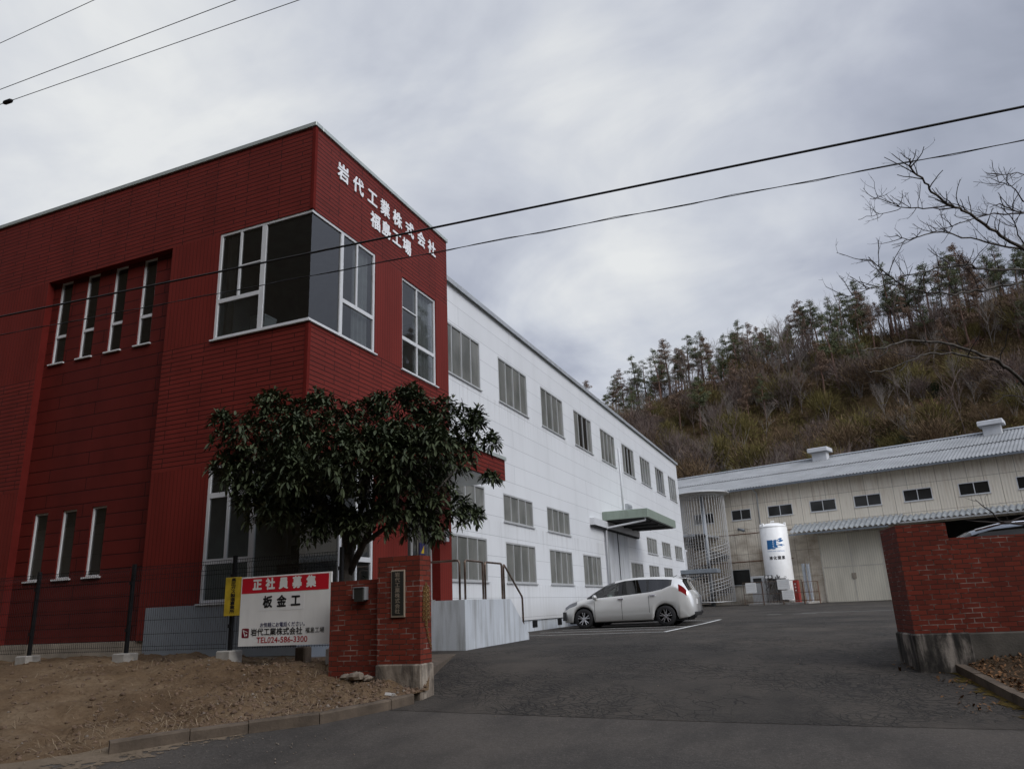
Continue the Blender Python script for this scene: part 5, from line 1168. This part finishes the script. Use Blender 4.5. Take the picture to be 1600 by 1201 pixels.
# ------------------------------------------------------------------ bare cherry reaching in from the right
ch = thing('bare_tree', 'leafless tree whose lichen-grey branches reach in from the right edge', 'tree', (4.2, 11.2, gz(4.2, 11.2)+.2))
r_ = random.Random(21)
mb = MB(); mb.tube([(4.25, 11.25, .4), (4.2, 11.2, 1.5), (4.15, 11.2, 2.8), (4.2, 11.3, 4.2), (4.1, 11.4, 5.6), (4.0, 11.6, 7)], [.24, .19, .16, .13, .10, .05], 12); mb.build('trunk', M['cherrybark'], ch, True)
def twigs(mb, P, rad, depth, dens, L0):
    P = [Vector(p) for p in P]; tot = sum((b-a).length for a, b in zip(P, P[1:])); n = int(tot*dens)
    for k in range(n):
        q = r_.uniform(.12, 1.0)*tot; i = 0
        while i < len(P)-2 and q > (P[i+1]-P[i]).length: q -= (P[i+1]-P[i]).length; i += 1
        d = (P[i+1]-P[i]); p = P[i]+d*min(1, q/max(d.length, 1e-6)); d.normalize()
        o = Vector((r_.gauss(0, 1), r_.gauss(0, 1), r_.gauss(.35, .9))); o = (o-d*o.dot(d)).normalized()
        dr = (d*r_.uniform(.5, 1.1)+o*r_.uniform(.5, 1.0)).normalized(); L = L0*r_.uniform(.35, 1.15); pts = [p]
        for s in range(4): 
            dr = (dr+Vector((r_.gauss(0, .16), r_.gauss(0, .16), r_.gauss(.08, .14)))).normalized(); pts.append(pts[-1]+dr*L/4)
        r0 = max(.0021, min(rad*.4, .0075)*(.7 if depth else 1)); mb.tube(pts, [r0, r0*.85, r0*.7, r0*.6, r0*.5], 4, cap=False)
        # winter buds
        if depth < 2: twigs(mb, pts, r0, depth+1, dens*(1.1 if depth == 0 else .8), L0*.42)
for P, (ra, rb) in CHERRY:
    P = [Vector(p) for p in P]
    # smooth the branch and give it small kinks
    Q = []
    for k in range(len(P)-1):
        a, b, c, d = P[max(k-1, 0)], P[k], P[k+1], P[min(k+2, len(P)-1)]
        for s in range(4):
            q = s/4; Q.append(.5*((2*b)+(c-a)*q+(2*a-5*b+4*c-d)*q*q+(3*b-a-3*c+d)*q**3)+Vector((r_.gauss(0, .008), r_.gauss(0, .008), r_.gauss(0, .008))))
    Q.append(P[-1])
    if ra >= .03 and P[0].x > 2.0: Q = [Vector((4.2, 11.2, P[0].z-.9)), Q[0]*.45+Vector((4.2, 11.2, P[0].z-.7))*.55]+Q
    n = len(Q); rs = [ra*.47+(rb*.65-ra*.47)*(k/(n-1))**.7 for k in range(n)]
    mb = MB(); mb.tube(Q, rs, 8); bo = mb.build('branch', M['lichenbark'] if ra >= .03 else M['cherrybark'], ch, True)
    mb = MB(); twigs(mb, Q[2:] if len(Q) > 6 else Q, rb*2.2, 0, 10.5 if P[0].z > 4.4 else 2.4, .34); tw = mb.build('twig', M['cherrybark'], bo)
for P in ([(2.9, 11.5, 2.5), (2.49, 11.42, 2.47), (2.3, 11.35, 2.45), (2.14, 11.3, 2.4), (2.0, 11.25, 2.39), (1.9, 11.2, 2.4), (1.72, 11.13, 2.42), (1.62, 11.08, 2.44)], [(2.6, 11.4, 2.3), (2.03, 11.04, 2.37), (1.96, 11.01, 2.39), (1.9, 10.95, 2.5), (1.8, 10.88, 2.58), (1.73, 10.83, 2.66)]):
    mb = MB(); mb.tube([(4.2, 11.2, 2.1)]+P, list(np.linspace(.018, .004, len(P)+1)), 6); bo = mb.build('branch', M['cherrybark'], ch, True); mb = MB(); twigs(mb, P, .008, 1, 6, .3); mb.build('twig', M['cherrybark'], bo)
# shrub sprig behind the brick wall, by the window
sp = MB(); r_ = random.Random(4)
for k in range(9):
    p = Vector((-6.75+r_.uniform(-.3, .25), 10.5+r_.uniform(-.2, .2), 1.2)); q = p+Vector((r_.uniform(-.25, .25), r_.uniform(-.1, .1), r_.uniform(.8, 1.15))); sp.tube([p, (p+q)/2+Vector((.03, 0, .05)), q], .006, 4)
    for j in range(9):
        a = p.lerp(q, .45+.55*j/8); d = Vector((r_.uniform(-1, 1), r_.uniform(-1, 1), .5)).normalized()*.09; s_ = d.cross(Vector((0, 0, 1))).normalized()*.018; sp.face([a, a+d*.5+s_, a+d, a+d*.5-s_])
tag(sp.build('small_shrub', M['evergreen']), 'thin leafy shrub poking up behind the lower brick wall', 'shrub')

# ------------------------------------------------------------------ things seen through the office glass
def curtain(label, ax, c, a, b, z0, z1):
    mb = MB(); n = 40; us = np.linspace(a, b, n); off = .035*np.sin(np.linspace(0, (b-a)*36, n))
    for k in range(n-1):
        P = (lambda u, o, z: (c-.2+o, u, z)) if ax == 'x' else (lambda u, o, z: (u, c+.2+o, z))
        mb.face([P(us[k], off[k], z0), P(us[k+1], off[k+1], z0), P(us[k+1], off[k+1], z1), P(us[k], off[k], z1)])
    tag(mb.build('curtain', M['curtain'], smooth=True), label, 'curtain')
curtain('pale curtain behind the right half of the upper corner window, side wall', 'x', XR, 13.25, 13.85, 7.25, 9.8)
curtain('pale curtain behind the right half of the separate tall upper side window', 'x', XR, 16.0, 16.86, 7.25, 9.75)
curtain('narrow pale curtain at the left end of the upper corner window, front wall', 'y', YF, -11.42, -11.12, 7.25, 9.8)
for nm, lb, ct, (x0, x1, y0, y1, z0, z1) in (('filing_cabinet', 'white cabinet standing behind the upper front window', 'cabinet', (-10.95, -10.55, 12.0, 12.4, 7.2, 7.95)), ('office_desk', 'dark desk row behind the ground floor corner window', 'desk', (-10.0, -9.3, 12.1, 12.8, 1.9, 2.62))):
    o = thing(nm, lb, ct, ((x0+x1)/2, (y0+y1)/2, z0)); m_ = M['white'] if ct == 'cabinet' else M['plastic']
    mb = MB(); mb.bev(x0, x1, y0, y1, z1-.05, z1, .008); mb.build('top', m_, o)
    if ct == 'cabinet':
        mb = MB(); mb.box(x0+.01, x1-.01, y0+.01, y1-.01, z0, z1-.052); mb.build('carcass', m_, o)
        for k in range(2): mb = MB(); mb.box(x0+.03, x1-.03, y0-.005, y0+.008, z0+.03+k*.34, z0+.34+k*.34); mb.build('drawer', m_, o)
    else:
        mb = MB(); mb.box(x0, x1, y0+.02, y0+.05, z0, z1-.052); mb.build('front_panel', m_, o)
        for x in (x0, x1-.05): mb = MB(); mb.box(x, x+.05, y0+.06, y1, z0, z1-.052); mb.build('leg', m_, o)
        mb = MB(); mb.bev(x0+.2, x0+.6, y0+.15, y0+.2, z1+.08, z1+.36, .01); mb.box(x0+.36, x0+.44, y0+.16, y0+.3, z1, z1+.1); mb.build('monitor', m_, o)

# ------------------------------------------------------------------ wooded hill behind the works
AZ = [-80, -45, -30, -17.3, -12.2, -4.8, 2.2, 8.7, 14.5, 21.2, 40, 80]
RZ = [16, 24, 33, 42.5, 45.8, 49.0, 51.6, 54.4, 57.0, 60.5, 66, 60]
RD = [200, 198, 192, 187, 179, 171, 167, 164, 164, 169, 172, 170]
def hill_z(X, Y):
    X = np.asarray(X, float); Y = np.asarray(Y, float); r = np.hypot(X, Y); az = np.degrees(np.arctan2(X, Y))
    zr = np.interp(az, AZ, RZ); dr = np.interp(az, AZ, RD); s = (r-88)/(dr-88); q = np.clip(s, 0, 1)
    z = 1.2+(zr-1.2)*(.85*q+.15*q*q)-np.maximum(r-dr, 0)*.12
    n = 6*vnoise(X, Y, 34, 11)+2.6*vnoise(X, Y, 13, 12)+1.0*vnoise(X, Y, 5, 13)
    return z+n*np.clip(q*4, 0, 1)*np.clip(1.6-q, .5, 1)-np.where(s < 0, 1.0, 0)
grid('hill', np.arange(-170, 200, 2.5), np.arange(70, 262, 2.5), hill_z, M['hill'])
def shade_hill_z(X, Y):
    q = np.clip((-8.5-Y)/13, 0, 1); return -.4+q*q*(3-2*q)*31*(1+1.1*np.clip((-4-X)/14, 0, 1))+np.clip((-24-Y)/60, 0, 1)*20+q*(3*vnoise(X, Y, 9, 21)+1.5*vnoise(X, Y, 3, 22))
grid('hill', np.arange(-110, 111, 2.0), np.arange(-110, -7.5, 2.0), shade_hill_z, M['hill'])  # added unseen hill behind the camera, blocks light from the office front
def soil(az, r, w_, h_, sd):
    rr = random.Random(sd); a0 = R(az); n = 22; c = (r*math.sin(a0), r*math.cos(a0)); pts = []; rad = [rr.uniform(.65, 1.15) for _ in range(n)]
    V_ = []; F_ = []
    for ring, f in enumerate((0, .35, .7, 1.0)):
        for k in range(n):
            t_ = 2*math.pi*k/n; u = math.cos(t_)*w_*f*rad[k]; v = math.sin(t_)*h_*f*rad[(k*3) % n]
            x = c[0]+u*math.cos(a0)+v*math.sin(a0); y = c[1]-u*math.sin(a0)+v*math.cos(a0); V_.append((x, y, float(hill_z(x, y))+(.45 if f < 1 else -.4)))
    for g in range(3):
        for k in range(n): F_.append((g*n+k, g*n+(k+1) % n, (g+1)*n+(k+1) % n, (g+1)*n+k))
    o = npmesh('soil_patch', V_, F_, M['soilred'], smooth=True); at = o.data.attributes.new('edge', 'FLOAT', 'POINT'); at.data.foreach_set('value', sum([[e]*n for e in (.85, .75, .5, 0)], [])); struct(o); return c
SOIL = [(soil(7.3, 132, 3.6, 3.2, 1), 3.2), (soil(12.2, 132, 5.0, 5.5, 2), 5.0), (soil(10.9, 146, 3, 2.5, 3), 2)]
def clear(x, y): return all((x-c[0])**2+(y-c[1])**2 > (r*1.15)**2 for c, r in SOIL)
# --- prototypes
def pine(seed, brown, H):
    rr = random.Random(seed); v, f = [], []; mb = MB(); P = []
    lean = (rr.gauss(0, .05), rr.gauss(0, .05))
    for k in range(7):
        q = k/6; P.append((lean[0]*H*q*q+rr.gauss(0, .06), lean[1]*H*q*q+rr.gauss(0, .06), H*q*.97))
    mb.tube(P, [.17*(1-q/6)**.8*H/11+.02 for q in range(7)], 6)
    pads = []; n = rr.randint(18, 27); base = rr.uniform(.40, .60)
    for k in range(n):
        q = base+(1.0-base)*(k+rr.random()*.6)/n; a = rr.random()*6.283; L = (1.0-q)**.8*H*rr.uniform(.08, .29)+rr.uniform(.15, .45)
        i = q*6; i0 = min(5, int(i)); p = Vector(P[i0]).lerp(Vector(P[i0+1]), i-i0); e = p+Vector((math.cos(a)*L, math.sin(a)*L, L*rr.uniform(.05, .35)))
        mb.tube([p, (p+e)/2+Vector((0, 0, .08)), e], [.05, .035, .02], 4, cap=False); pads.append((e, .40+.26*L, .24+.12*L)); 
        if L > 1.0: pads.append((p.lerp(e, .55), .4+.2*L, .25))
    for k in range(rr.randint(2, 5)):   # dead lower snags
        q = rr.uniform(.2, base); i = q*6; i0 = min(5, int(i)); p = Vector(P[i0]).lerp(Vector(P[i0+1]), i-i0); a = rr.random()*6.28; L = rr.uniform(.5, 1.4); mb.tube([p, p+Vector((math.cos(a)*L, math.sin(a)*L, rr.uniform(-.2, .3)))], [.03, .01], 4, cap=False)
    pads.append((Vector(P[-1]), .45, .5))
    for c, rx, rz in pads:
        for k in range(int(130*rx)):
            d = Vector((rr.gauss(0, 1), rr.gauss(0, 1), rr.gauss(.1, 1))).normalized()*rr.random()**.4; o = c+Vector((d.x*rx, d.y*rx, d.z*rz)); s = rr.uniform(.09, .19)
            a = Vector((rr.gauss(0, 1), rr.gauss(0, 1), rr.gauss(0, .5))).normalized()*s; b = Vector((rr.gauss(0, 1), rr.gauss(0, 1), rr.gauss(.4, .6))).normalized()*s*.7
            i = len(v); v += [o-a, o+b, o+a]; f.append((i, i+1, i+2))
    return mb, v, f
def baretree(seed, H):
    rr = random.Random(seed); mb = MB()
    def br(p, d, L, r, lev):
        pts = [p]; n = 4
        for k in range(n): d = (d+Vector((rr.gauss(0, .09), rr.gauss(0, .09), .06))).normalized(); pts.append(pts[-1]+d*L/n)
        mb.tube(pts, [r*(1-.16*k) for k in range(n+1)], 4 if lev else 5, cap=False)
        if lev < 3:
            for k in range((9, 6, 4)[lev]):
                q = rr.uniform(.3, 1); i = min(n-1, int(q*n)); b = pts[i].lerp(pts[i+1], q*n-i); o = Vector((rr.gauss(0, 1), rr.gauss(0, 1), rr.gauss(.3, .5))).normalized()
                br(b, (d*1.1+o*.75).normalized(), L*rr.uniform(.35, .6), r*.45, lev+1)
    br(Vector((0, 0, -.3)), Vector((rr.gauss(0, .06), rr.gauss(0, .06), 1)).normalized(), H*.75, .085, 0)
    return mb
def ordn(k): return '%d%s' % (k, 'th' if 10 <= k % 100 <= 20 else {1: 'st', 2: 'nd', 3: 'rd'}.get(k % 10, 'th'))
def plant(root, kids, name, x, y, z, rz, sc, label, cat, group):
    o = bpy.data.objects.new(name, None) if root is None else root.copy(); COL.objects.link(o); o.location = (x, y, z); o.rotation_euler = (0, 0, rz); o.scale = (sc, sc, sc)
    tag(o, label, cat, group)
    for k in kids: c = k.copy(); COL.objects.link(c); c.parent = o
    return o
def protos(kind):
    out = []
    for k in range(kind['n']):
        o = bpy.data.objects.new(kind['name'], None); ORG[o.name] = Vector((0, 0, 0)); kids = kind['make'](k, o); out.append((o, kids))
    return out
def mk_pine(mat):
    def f(k, o):
        H = random.Random(k+50).uniform(10, 13.0); mb, v, fc = pine(k*7+(3 if mat == 'pine' else 90), mat != 'pine', H)
        return [mb.build('trunk', M['pinebark'], o), npmesh('crown', v, fc, M[mat], parent=o)]
    return f
def mk_bare(k, o): return [baretree(300+k, random.Random(k).uniform(6, 9)).build('trunk', M['greybark'] if k % 2 else M['twig'], o)]
def mk_dome(k, o):
    g_ = np.random.default_rng(k+70); n = 1500; H = 3.6; c = g_.normal(0, .75, (9, 3))*np.array([1, 1, .55])+np.array([0, 0, 2.2]); p = c[g_.integers(0, 9, n)]+g_.normal(0, .55, (n, 3)); d = p-np.array([0, 0, .3]); d /= np.linalg.norm(d, axis=1)[:, None]; d = d+g_.normal(0, .35, (n, 3)); L = g_.uniform(.25, .7, n)[:, None]
    w_ = np.cross(d, g_.normal(0, 1, (n, 3))); w_ /= np.linalg.norm(w_, axis=1)[:, None]; w_ *= g_.uniform(.012, .035, n)[:, None]
    V_ = np.stack([p-w_, p+w_, p+d*L], 1).reshape(-1, 3); mb = MB()
    for q in range(5): a = q*1.3; mb.tube([(0, 0, -.4), (.3*math.cos(a), .3*math.sin(a), 1), (.9*math.cos(a), .9*math.sin(a), 2.4)], [.07, .05, .02], 4, cap=False)
    return [mb.build('trunk', M['greybark'], o), npmesh('crown', V_, np.arange(3*n).reshape(-1, 3), M[('brush', 'brushg', 'twig')[k % 3]], parent=o)]
def mk_shrub(k, o):
    rr = random.Random(k+9); v, f = [], []
    for c in range(26):
        cc = Vector((rr.gauss(0, .7), rr.gauss(0, .7), rr.uniform(.3, 3.4)))
        for q in range(50):
            d = Vector((rr.gauss(0, 1), rr.gauss(0, 1), rr.gauss(0, 1))).normalized()*.7*rr.random()**.4; s = rr.uniform(.10, .22); a = Vector((rr.gauss(0, 1), rr.gauss(0, 1), rr.gauss(0, 1))).normalized()*s; b = a.orthogonal().normalized()*s*.7; i = len(v); v += [cc+d-a, cc+d+b, cc+d+a]; f.append((i, i+1, i+2))
    mb = MB(); mb.tube([(0, 0, -.4), (.05, 0, 1), (0, .1, 2.6)], [.1, .07, .03], 5); return [mb.build('trunk', M['twig'], o), npmesh('crown', v, f, M['evergreen'], parent=o)]
KINDS = {'pine': dict(n=6, name='pine_tree', make=mk_pine('pine')), 'brown': dict(n=4, name='pine_tree', make=mk_pine('pinebrown')), 'bare': dict(n=6, name='bare_tree', make=mk_bare), 'shrub': dict(n=3, name='evergreen_shrub', make=mk_shrub), 'dome': dict(n=6, name='leafless_shrub', make=mk_dome)}
PR = {k: protos(v) for k, v in KINDS.items()}
r_ = random.Random(77)
spots = []
def pol(az, r): return r*math.sin(R(az)), r*math.cos(R(az))
for k in range(185):
    az = -20.5+46*(k+r_.random())/185; dr = float(np.interp(az, AZ, RD)); r = dr+r_.uniform(-10, 6) if k % 5 else dr-r_.uniform(8, 34)
    brown = r_.random() < (.55 if -11 < az < 1 else .30); spots.append(('brown' if brown else 'pine', az+r_.gauss(0, .35), r, r_.uniform(.62, 1.3)*(.9 if az < -13 else 1)))
for k in range(150):
    az = r_.uniform(-18, 24); dr = float(np.interp(az, AZ, RD)); r = 92+(dr-92)*r_.random()**.55; spots.append(('bare', az, r, r_.uniform(.7, 1.25)))
for k in range(70):
    az = r_.uniform(-18, 24); dr = float(np.interp(az, AZ, RD)); spots.append(('bare', az, dr+r_.uniform(-12, 5), r_.uniform(1.0, 1.5)))
for az, r, s in ((-1.2, 128, 1.0), (-1.6, 132, 1.2), (-.6, 124, .9), (5.2, 124, 1.1), (5.8, 119, .9), (5.0, 128, 1.0), (-9.5, 112, 1.0), (-8.6, 116, 1.2), (-10.4, 120, .9), (-6.2, 124, .9), (13.0, 122, .8), (-3.6, 120, 1.0), (-12.5, 110, 1.1)): spots.append(('shrub', az, r, s))
for k in range(230):
    az = r_.uniform(-18, 24); dr = float(np.interp(az, AZ, RD)); r = 91+(dr-93)*r_.random()**.8; spots.append(('dome', az, r, r_.uniform(.8, 2.1)))
for k in range(16):
    az = r_.uniform(-17, 22); spots.append(('shrub', az, r_.uniform(98, 150), r_.uniform(.5, .9)))
LAB = {'dome': ('%s rounded leafless bush from the left on the hillside', 'bush', 'leafless bushes on the hillside'), 'pine': ('%s green-crowned pine from the left along the hilltop', 'tree', 'pines along the hilltop'), 'brown': ('%s brown withered pine from the left along the hilltop', 'tree', 'pines along the hilltop'),
       'bare': ('%s leafless grey tree from the left on the hillside', 'tree', 'bare trees on the hillside'), 'shrub': ('%s dark evergreen bush from the left on the hillside', 'bush', 'evergreen bushes on the hillside')}
for kind in ('pine', 'brown', 'bare', 'shrub', 'dome'):
    lst = sorted([s for s in spots if s[0] == kind], key=lambda s: s[1])
    for k, (_, az, r, sc) in enumerate(lst):
        x, y = pol(az, r); root, kids = PR[kind][k % len(PR[kind])]
        plant(None, kids, KINDS[kind]['name'], x, y, float(hill_z(x, y))-.2, r_.random()*6.28, sc, LAB[kind][0] % ordn(k+1), LAB[kind][1], LAB[kind][2])
for L_ in PR.values():
    for o, kids in L_:
        for c in kids: bpy.data.objects.remove(c)
        bpy.data.objects.remove(o)
# --- undergrowth as one mass of fine twigs
n = 11000; az = rng.uniform(-24, 30, n); dr = np.interp(az, AZ, RD); q = rng.random(n)**.85; rr_ = 89+(dr-87)*q
hx = rr_*np.sin(np.radians(az)); hy = rr_*np.cos(np.radians(az))
keep = np.ones(n, bool)
for c, rad in SOIL: keep &= (hx-c[0])**2+(hy-c[1])**2 > (rad*.62)**2
hx, hy = hx[keep], hy[keep]; hz = hill_z(hx, hy); n = len(hx); K = 54
hh = rng.uniform(.7, 1.9, n)*(1+.6*vnoise(hx, hy, 14, 31)); hh = np.where(rng.random(n) < .08, hh*1.8, hh); th = rng.random((n, K))*6.283; el = rng.uniform(-.1, 1.45, (n, K))
ra = hh[:, None]*.55*rng.random((n, K))**.5; pz = rng.random((n, K)); ra = ra*np.sqrt(np.clip(1.05-pz*pz, 0, 1))
bx = hx[:, None]+np.cos(th)*ra; by = hy[:, None]+np.sin(th)*ra; bz_ = hz[:, None]-.25+pz*hh[:, None]
L_ = rng.uniform(.25, .75, (n, K)); t2 = th+rng.normal(0, .8, (n, K)); tx = bx+np.cos(t2)*np.cos(el)*L_; ty = by+np.sin(t2)*np.cos(el)*L_; tz = bz_+np.sin(el)*L_
wv = rng.uniform(.02, .055, (n, K)); px_, py_ = -np.sin(t2+.6)*wv, np.cos(t2+.6)*wv
V_ = np.stack([np.stack([bx-px_, by-py_, bz_], -1), np.stack([bx+px_, by+py_, bz_], -1), np.stack([tx, ty, tz], -1)], 2).reshape(-1, 3)
F_ = np.arange(len(V_)).reshape(-1, 3); mi = np.repeat((vnoise(hx, hy, 22, 33)+.25*rng.standard_normal(n) > .12).astype(int), K)
tag(npmesh('undergrowth', V_, F_, [M['brush'], M['brushg']], mi), kind='stuff')

# ------------------------------------------------------------------ litter on the bank, the bed and the road edge
def lumps(name, P, r0, r1, mt, seed):
    g = np.random.default_rng(seed); n = len(P); oct_ = np.array([(1, 0, 0), (-1, 0, 0), (0, 1, 0), (0, -1, 0), (0, 0, 1), (0, 0, -1)], float); fo = np.array([(0, 2, 4), (2, 1, 4), (1, 3, 4), (3, 0, 4), (2, 0, 5), (1, 2, 5), (3, 1, 5), (0, 3, 5)])
    s = (r0+(r1-r0)*g.random(n)**3)[:, None, None]; V = P[:, None, :]+oct_[None]*s*g.uniform(.6, 1.25, (n, 6, 1))*np.array([1.1, 1.1, .75])+g.normal(0, .12, (n, 6, 3))*s
    F = (fo[None]+6*np.arange(n)[:, None, None]).reshape(-1, 3); return tag(npmesh(name, V.reshape(-1, 3), F, mt), kind='stuff')
def on_bank(n, u0, u1, v0, v1, g):
    u = g.uniform(u0, u1, n); v = g.uniform(v0, v1, n); x, y, z = bank(u, v); return np.stack([x, y, z], -1)
g = np.random.default_rng(3)
lumps('earth_clods', on_bank(6500, .02, .80, .03, .95, g), .005, .045, M['clod'], 1)
lumps('pebbles', on_bank(420, .02, .75, .03, .95, g), .006, .035, M['stone'], 2)
pg = np.concatenate([np.stack([g.normal(-6.6, .9, 260), g.normal(7.0, .55, 260)], -1), np.stack([g.uniform(-5.4, 1.4, 160), g.uniform(8, 15, 160)], -1)]); pg = np.array([(x, y) for x, y in pg if (y < 9 and x*.78+y*.62 < 99 and (x+7.42)*.85-(y-6.43)*.53 > .05) or x > -5.2])
lumps('road_grit', np.stack([pg[:, 0], pg[:, 1], G(pg[:, 0], pg[:, 1])+.012], -1), .003, .014, M['stone'], 5)
def blades(name, P, L0, L1, W, mt, seed, flat=.35):
    g = np.random.default_rng(seed); n = len(P); a = g.random(n)*6.283; e = np.abs(g.normal(0, flat, n)); L = g.uniform(L0, L1, n)
    d = np.stack([np.cos(a)*np.cos(e), np.sin(a)*np.cos(e), np.sin(e)], -1)*L[:, None]; s = np.stack([-np.sin(a), np.cos(a), 0*a], -1)*W
    m_ = P+d*.5+np.array([0, 0, 1])*L[:, None]*.08; V = np.stack([P-s, P+s, m_+s, m_-s, P+d], 1).reshape(-1, 3); i = np.arange(n)*5
    F = np.concatenate([np.stack([i, i+1, i+2], -1), np.stack([i, i+2, i+3], -1), np.stack([i+3, i+2, i+4], -1)]); return tag(npmesh(name, V, F, mt), kind='stuff')
u = np.concatenate([g.uniform(.45, .85, 2600), g.normal(.33, .10, 900)]).clip(.02, .95); v = np.concatenate([g.beta(1.3, 2.2, 2600), g.beta(1.2, 3.0, 900)]).clip(.02, .97); x, y, z = bank(u, v)
kp = vnoise(x, y, .55, 41)+.18*g.standard_normal(len(x)) > -.02; P = np.stack([x, y, z+.01], -1)[kp]
blades('dry_grass', P, .05, .20, .0026, M['straw'], 7)
x, y, z = bank(g.uniform(.03, .7, 300), g.uniform(.05, .95, 300)); blades('fallen_twigs', np.stack([x, y, z+.012], -1), .08, .35, .003, M['twig'], 8, .1)
def leaves(name, P, s0, s1, mt, seed):
    g = np.random.default_rng(seed); n = len(P); a = g.random(n)*6.283; t1, t2 = g.normal(0, .45, n), g.normal(0, .45, n); s = g.uniform(s0, s1, n)[:, None]
    d = np.stack([np.cos(a), np.sin(a), t1], -1)*s; q = np.stack([-np.sin(a), np.cos(a), t2], -1)*s*.5; z = np.array([0, 0, 1.])*s*.2
    V = np.stack([P-d, P-q+z, P+d, P+q+z], 1).reshape(-1, 3); i = np.arange(n)*4; return tag(npmesh(name, V, np.stack([i, i+1, i+2, i+3], -1), mt), kind='stuff')
us = g.random(9500)**1.5; vs2 = g.uniform(.02, .98, 9500); Yb = 13.8-vs2*6; Xb = 1.56+us*12+(1-us)*np.interp(Yb, [7.8, 9.4, 11.15, 12.3, 13.8], [.91, .56, .28, .06, -.15]); Yb2 = Yb+us*1.6
Zb = G(Xb, Yb2)+.12+.22*np.clip((Yb2-11.6)/1.0, 0, 1)*np.clip(us*9, 0, 1)+np.minimum(us*10, 1)*(.16*us+.10*vnoise(Xb, Yb2, .7, 5)+.05*vnoise(Xb, Yb2, .2, 6))
leaves('fallen_leaves', np.stack([Xb, Yb2, Zb+.01], -1), .014, .036, M['deadleaf'], 9)
xs_ = np.concatenate([g.normal(1.3, .14, 60), g.normal(.8, .1, 30)]); ys_ = np.concatenate([g.uniform(10.4, 12.9, 60), g.uniform(12.9, 13.9, 30)]); leaves('fallen_leaves', np.stack([xs_, ys_, G(xs_, ys_)+.02], -1), .015, .04, M['deadleaf'], 10)
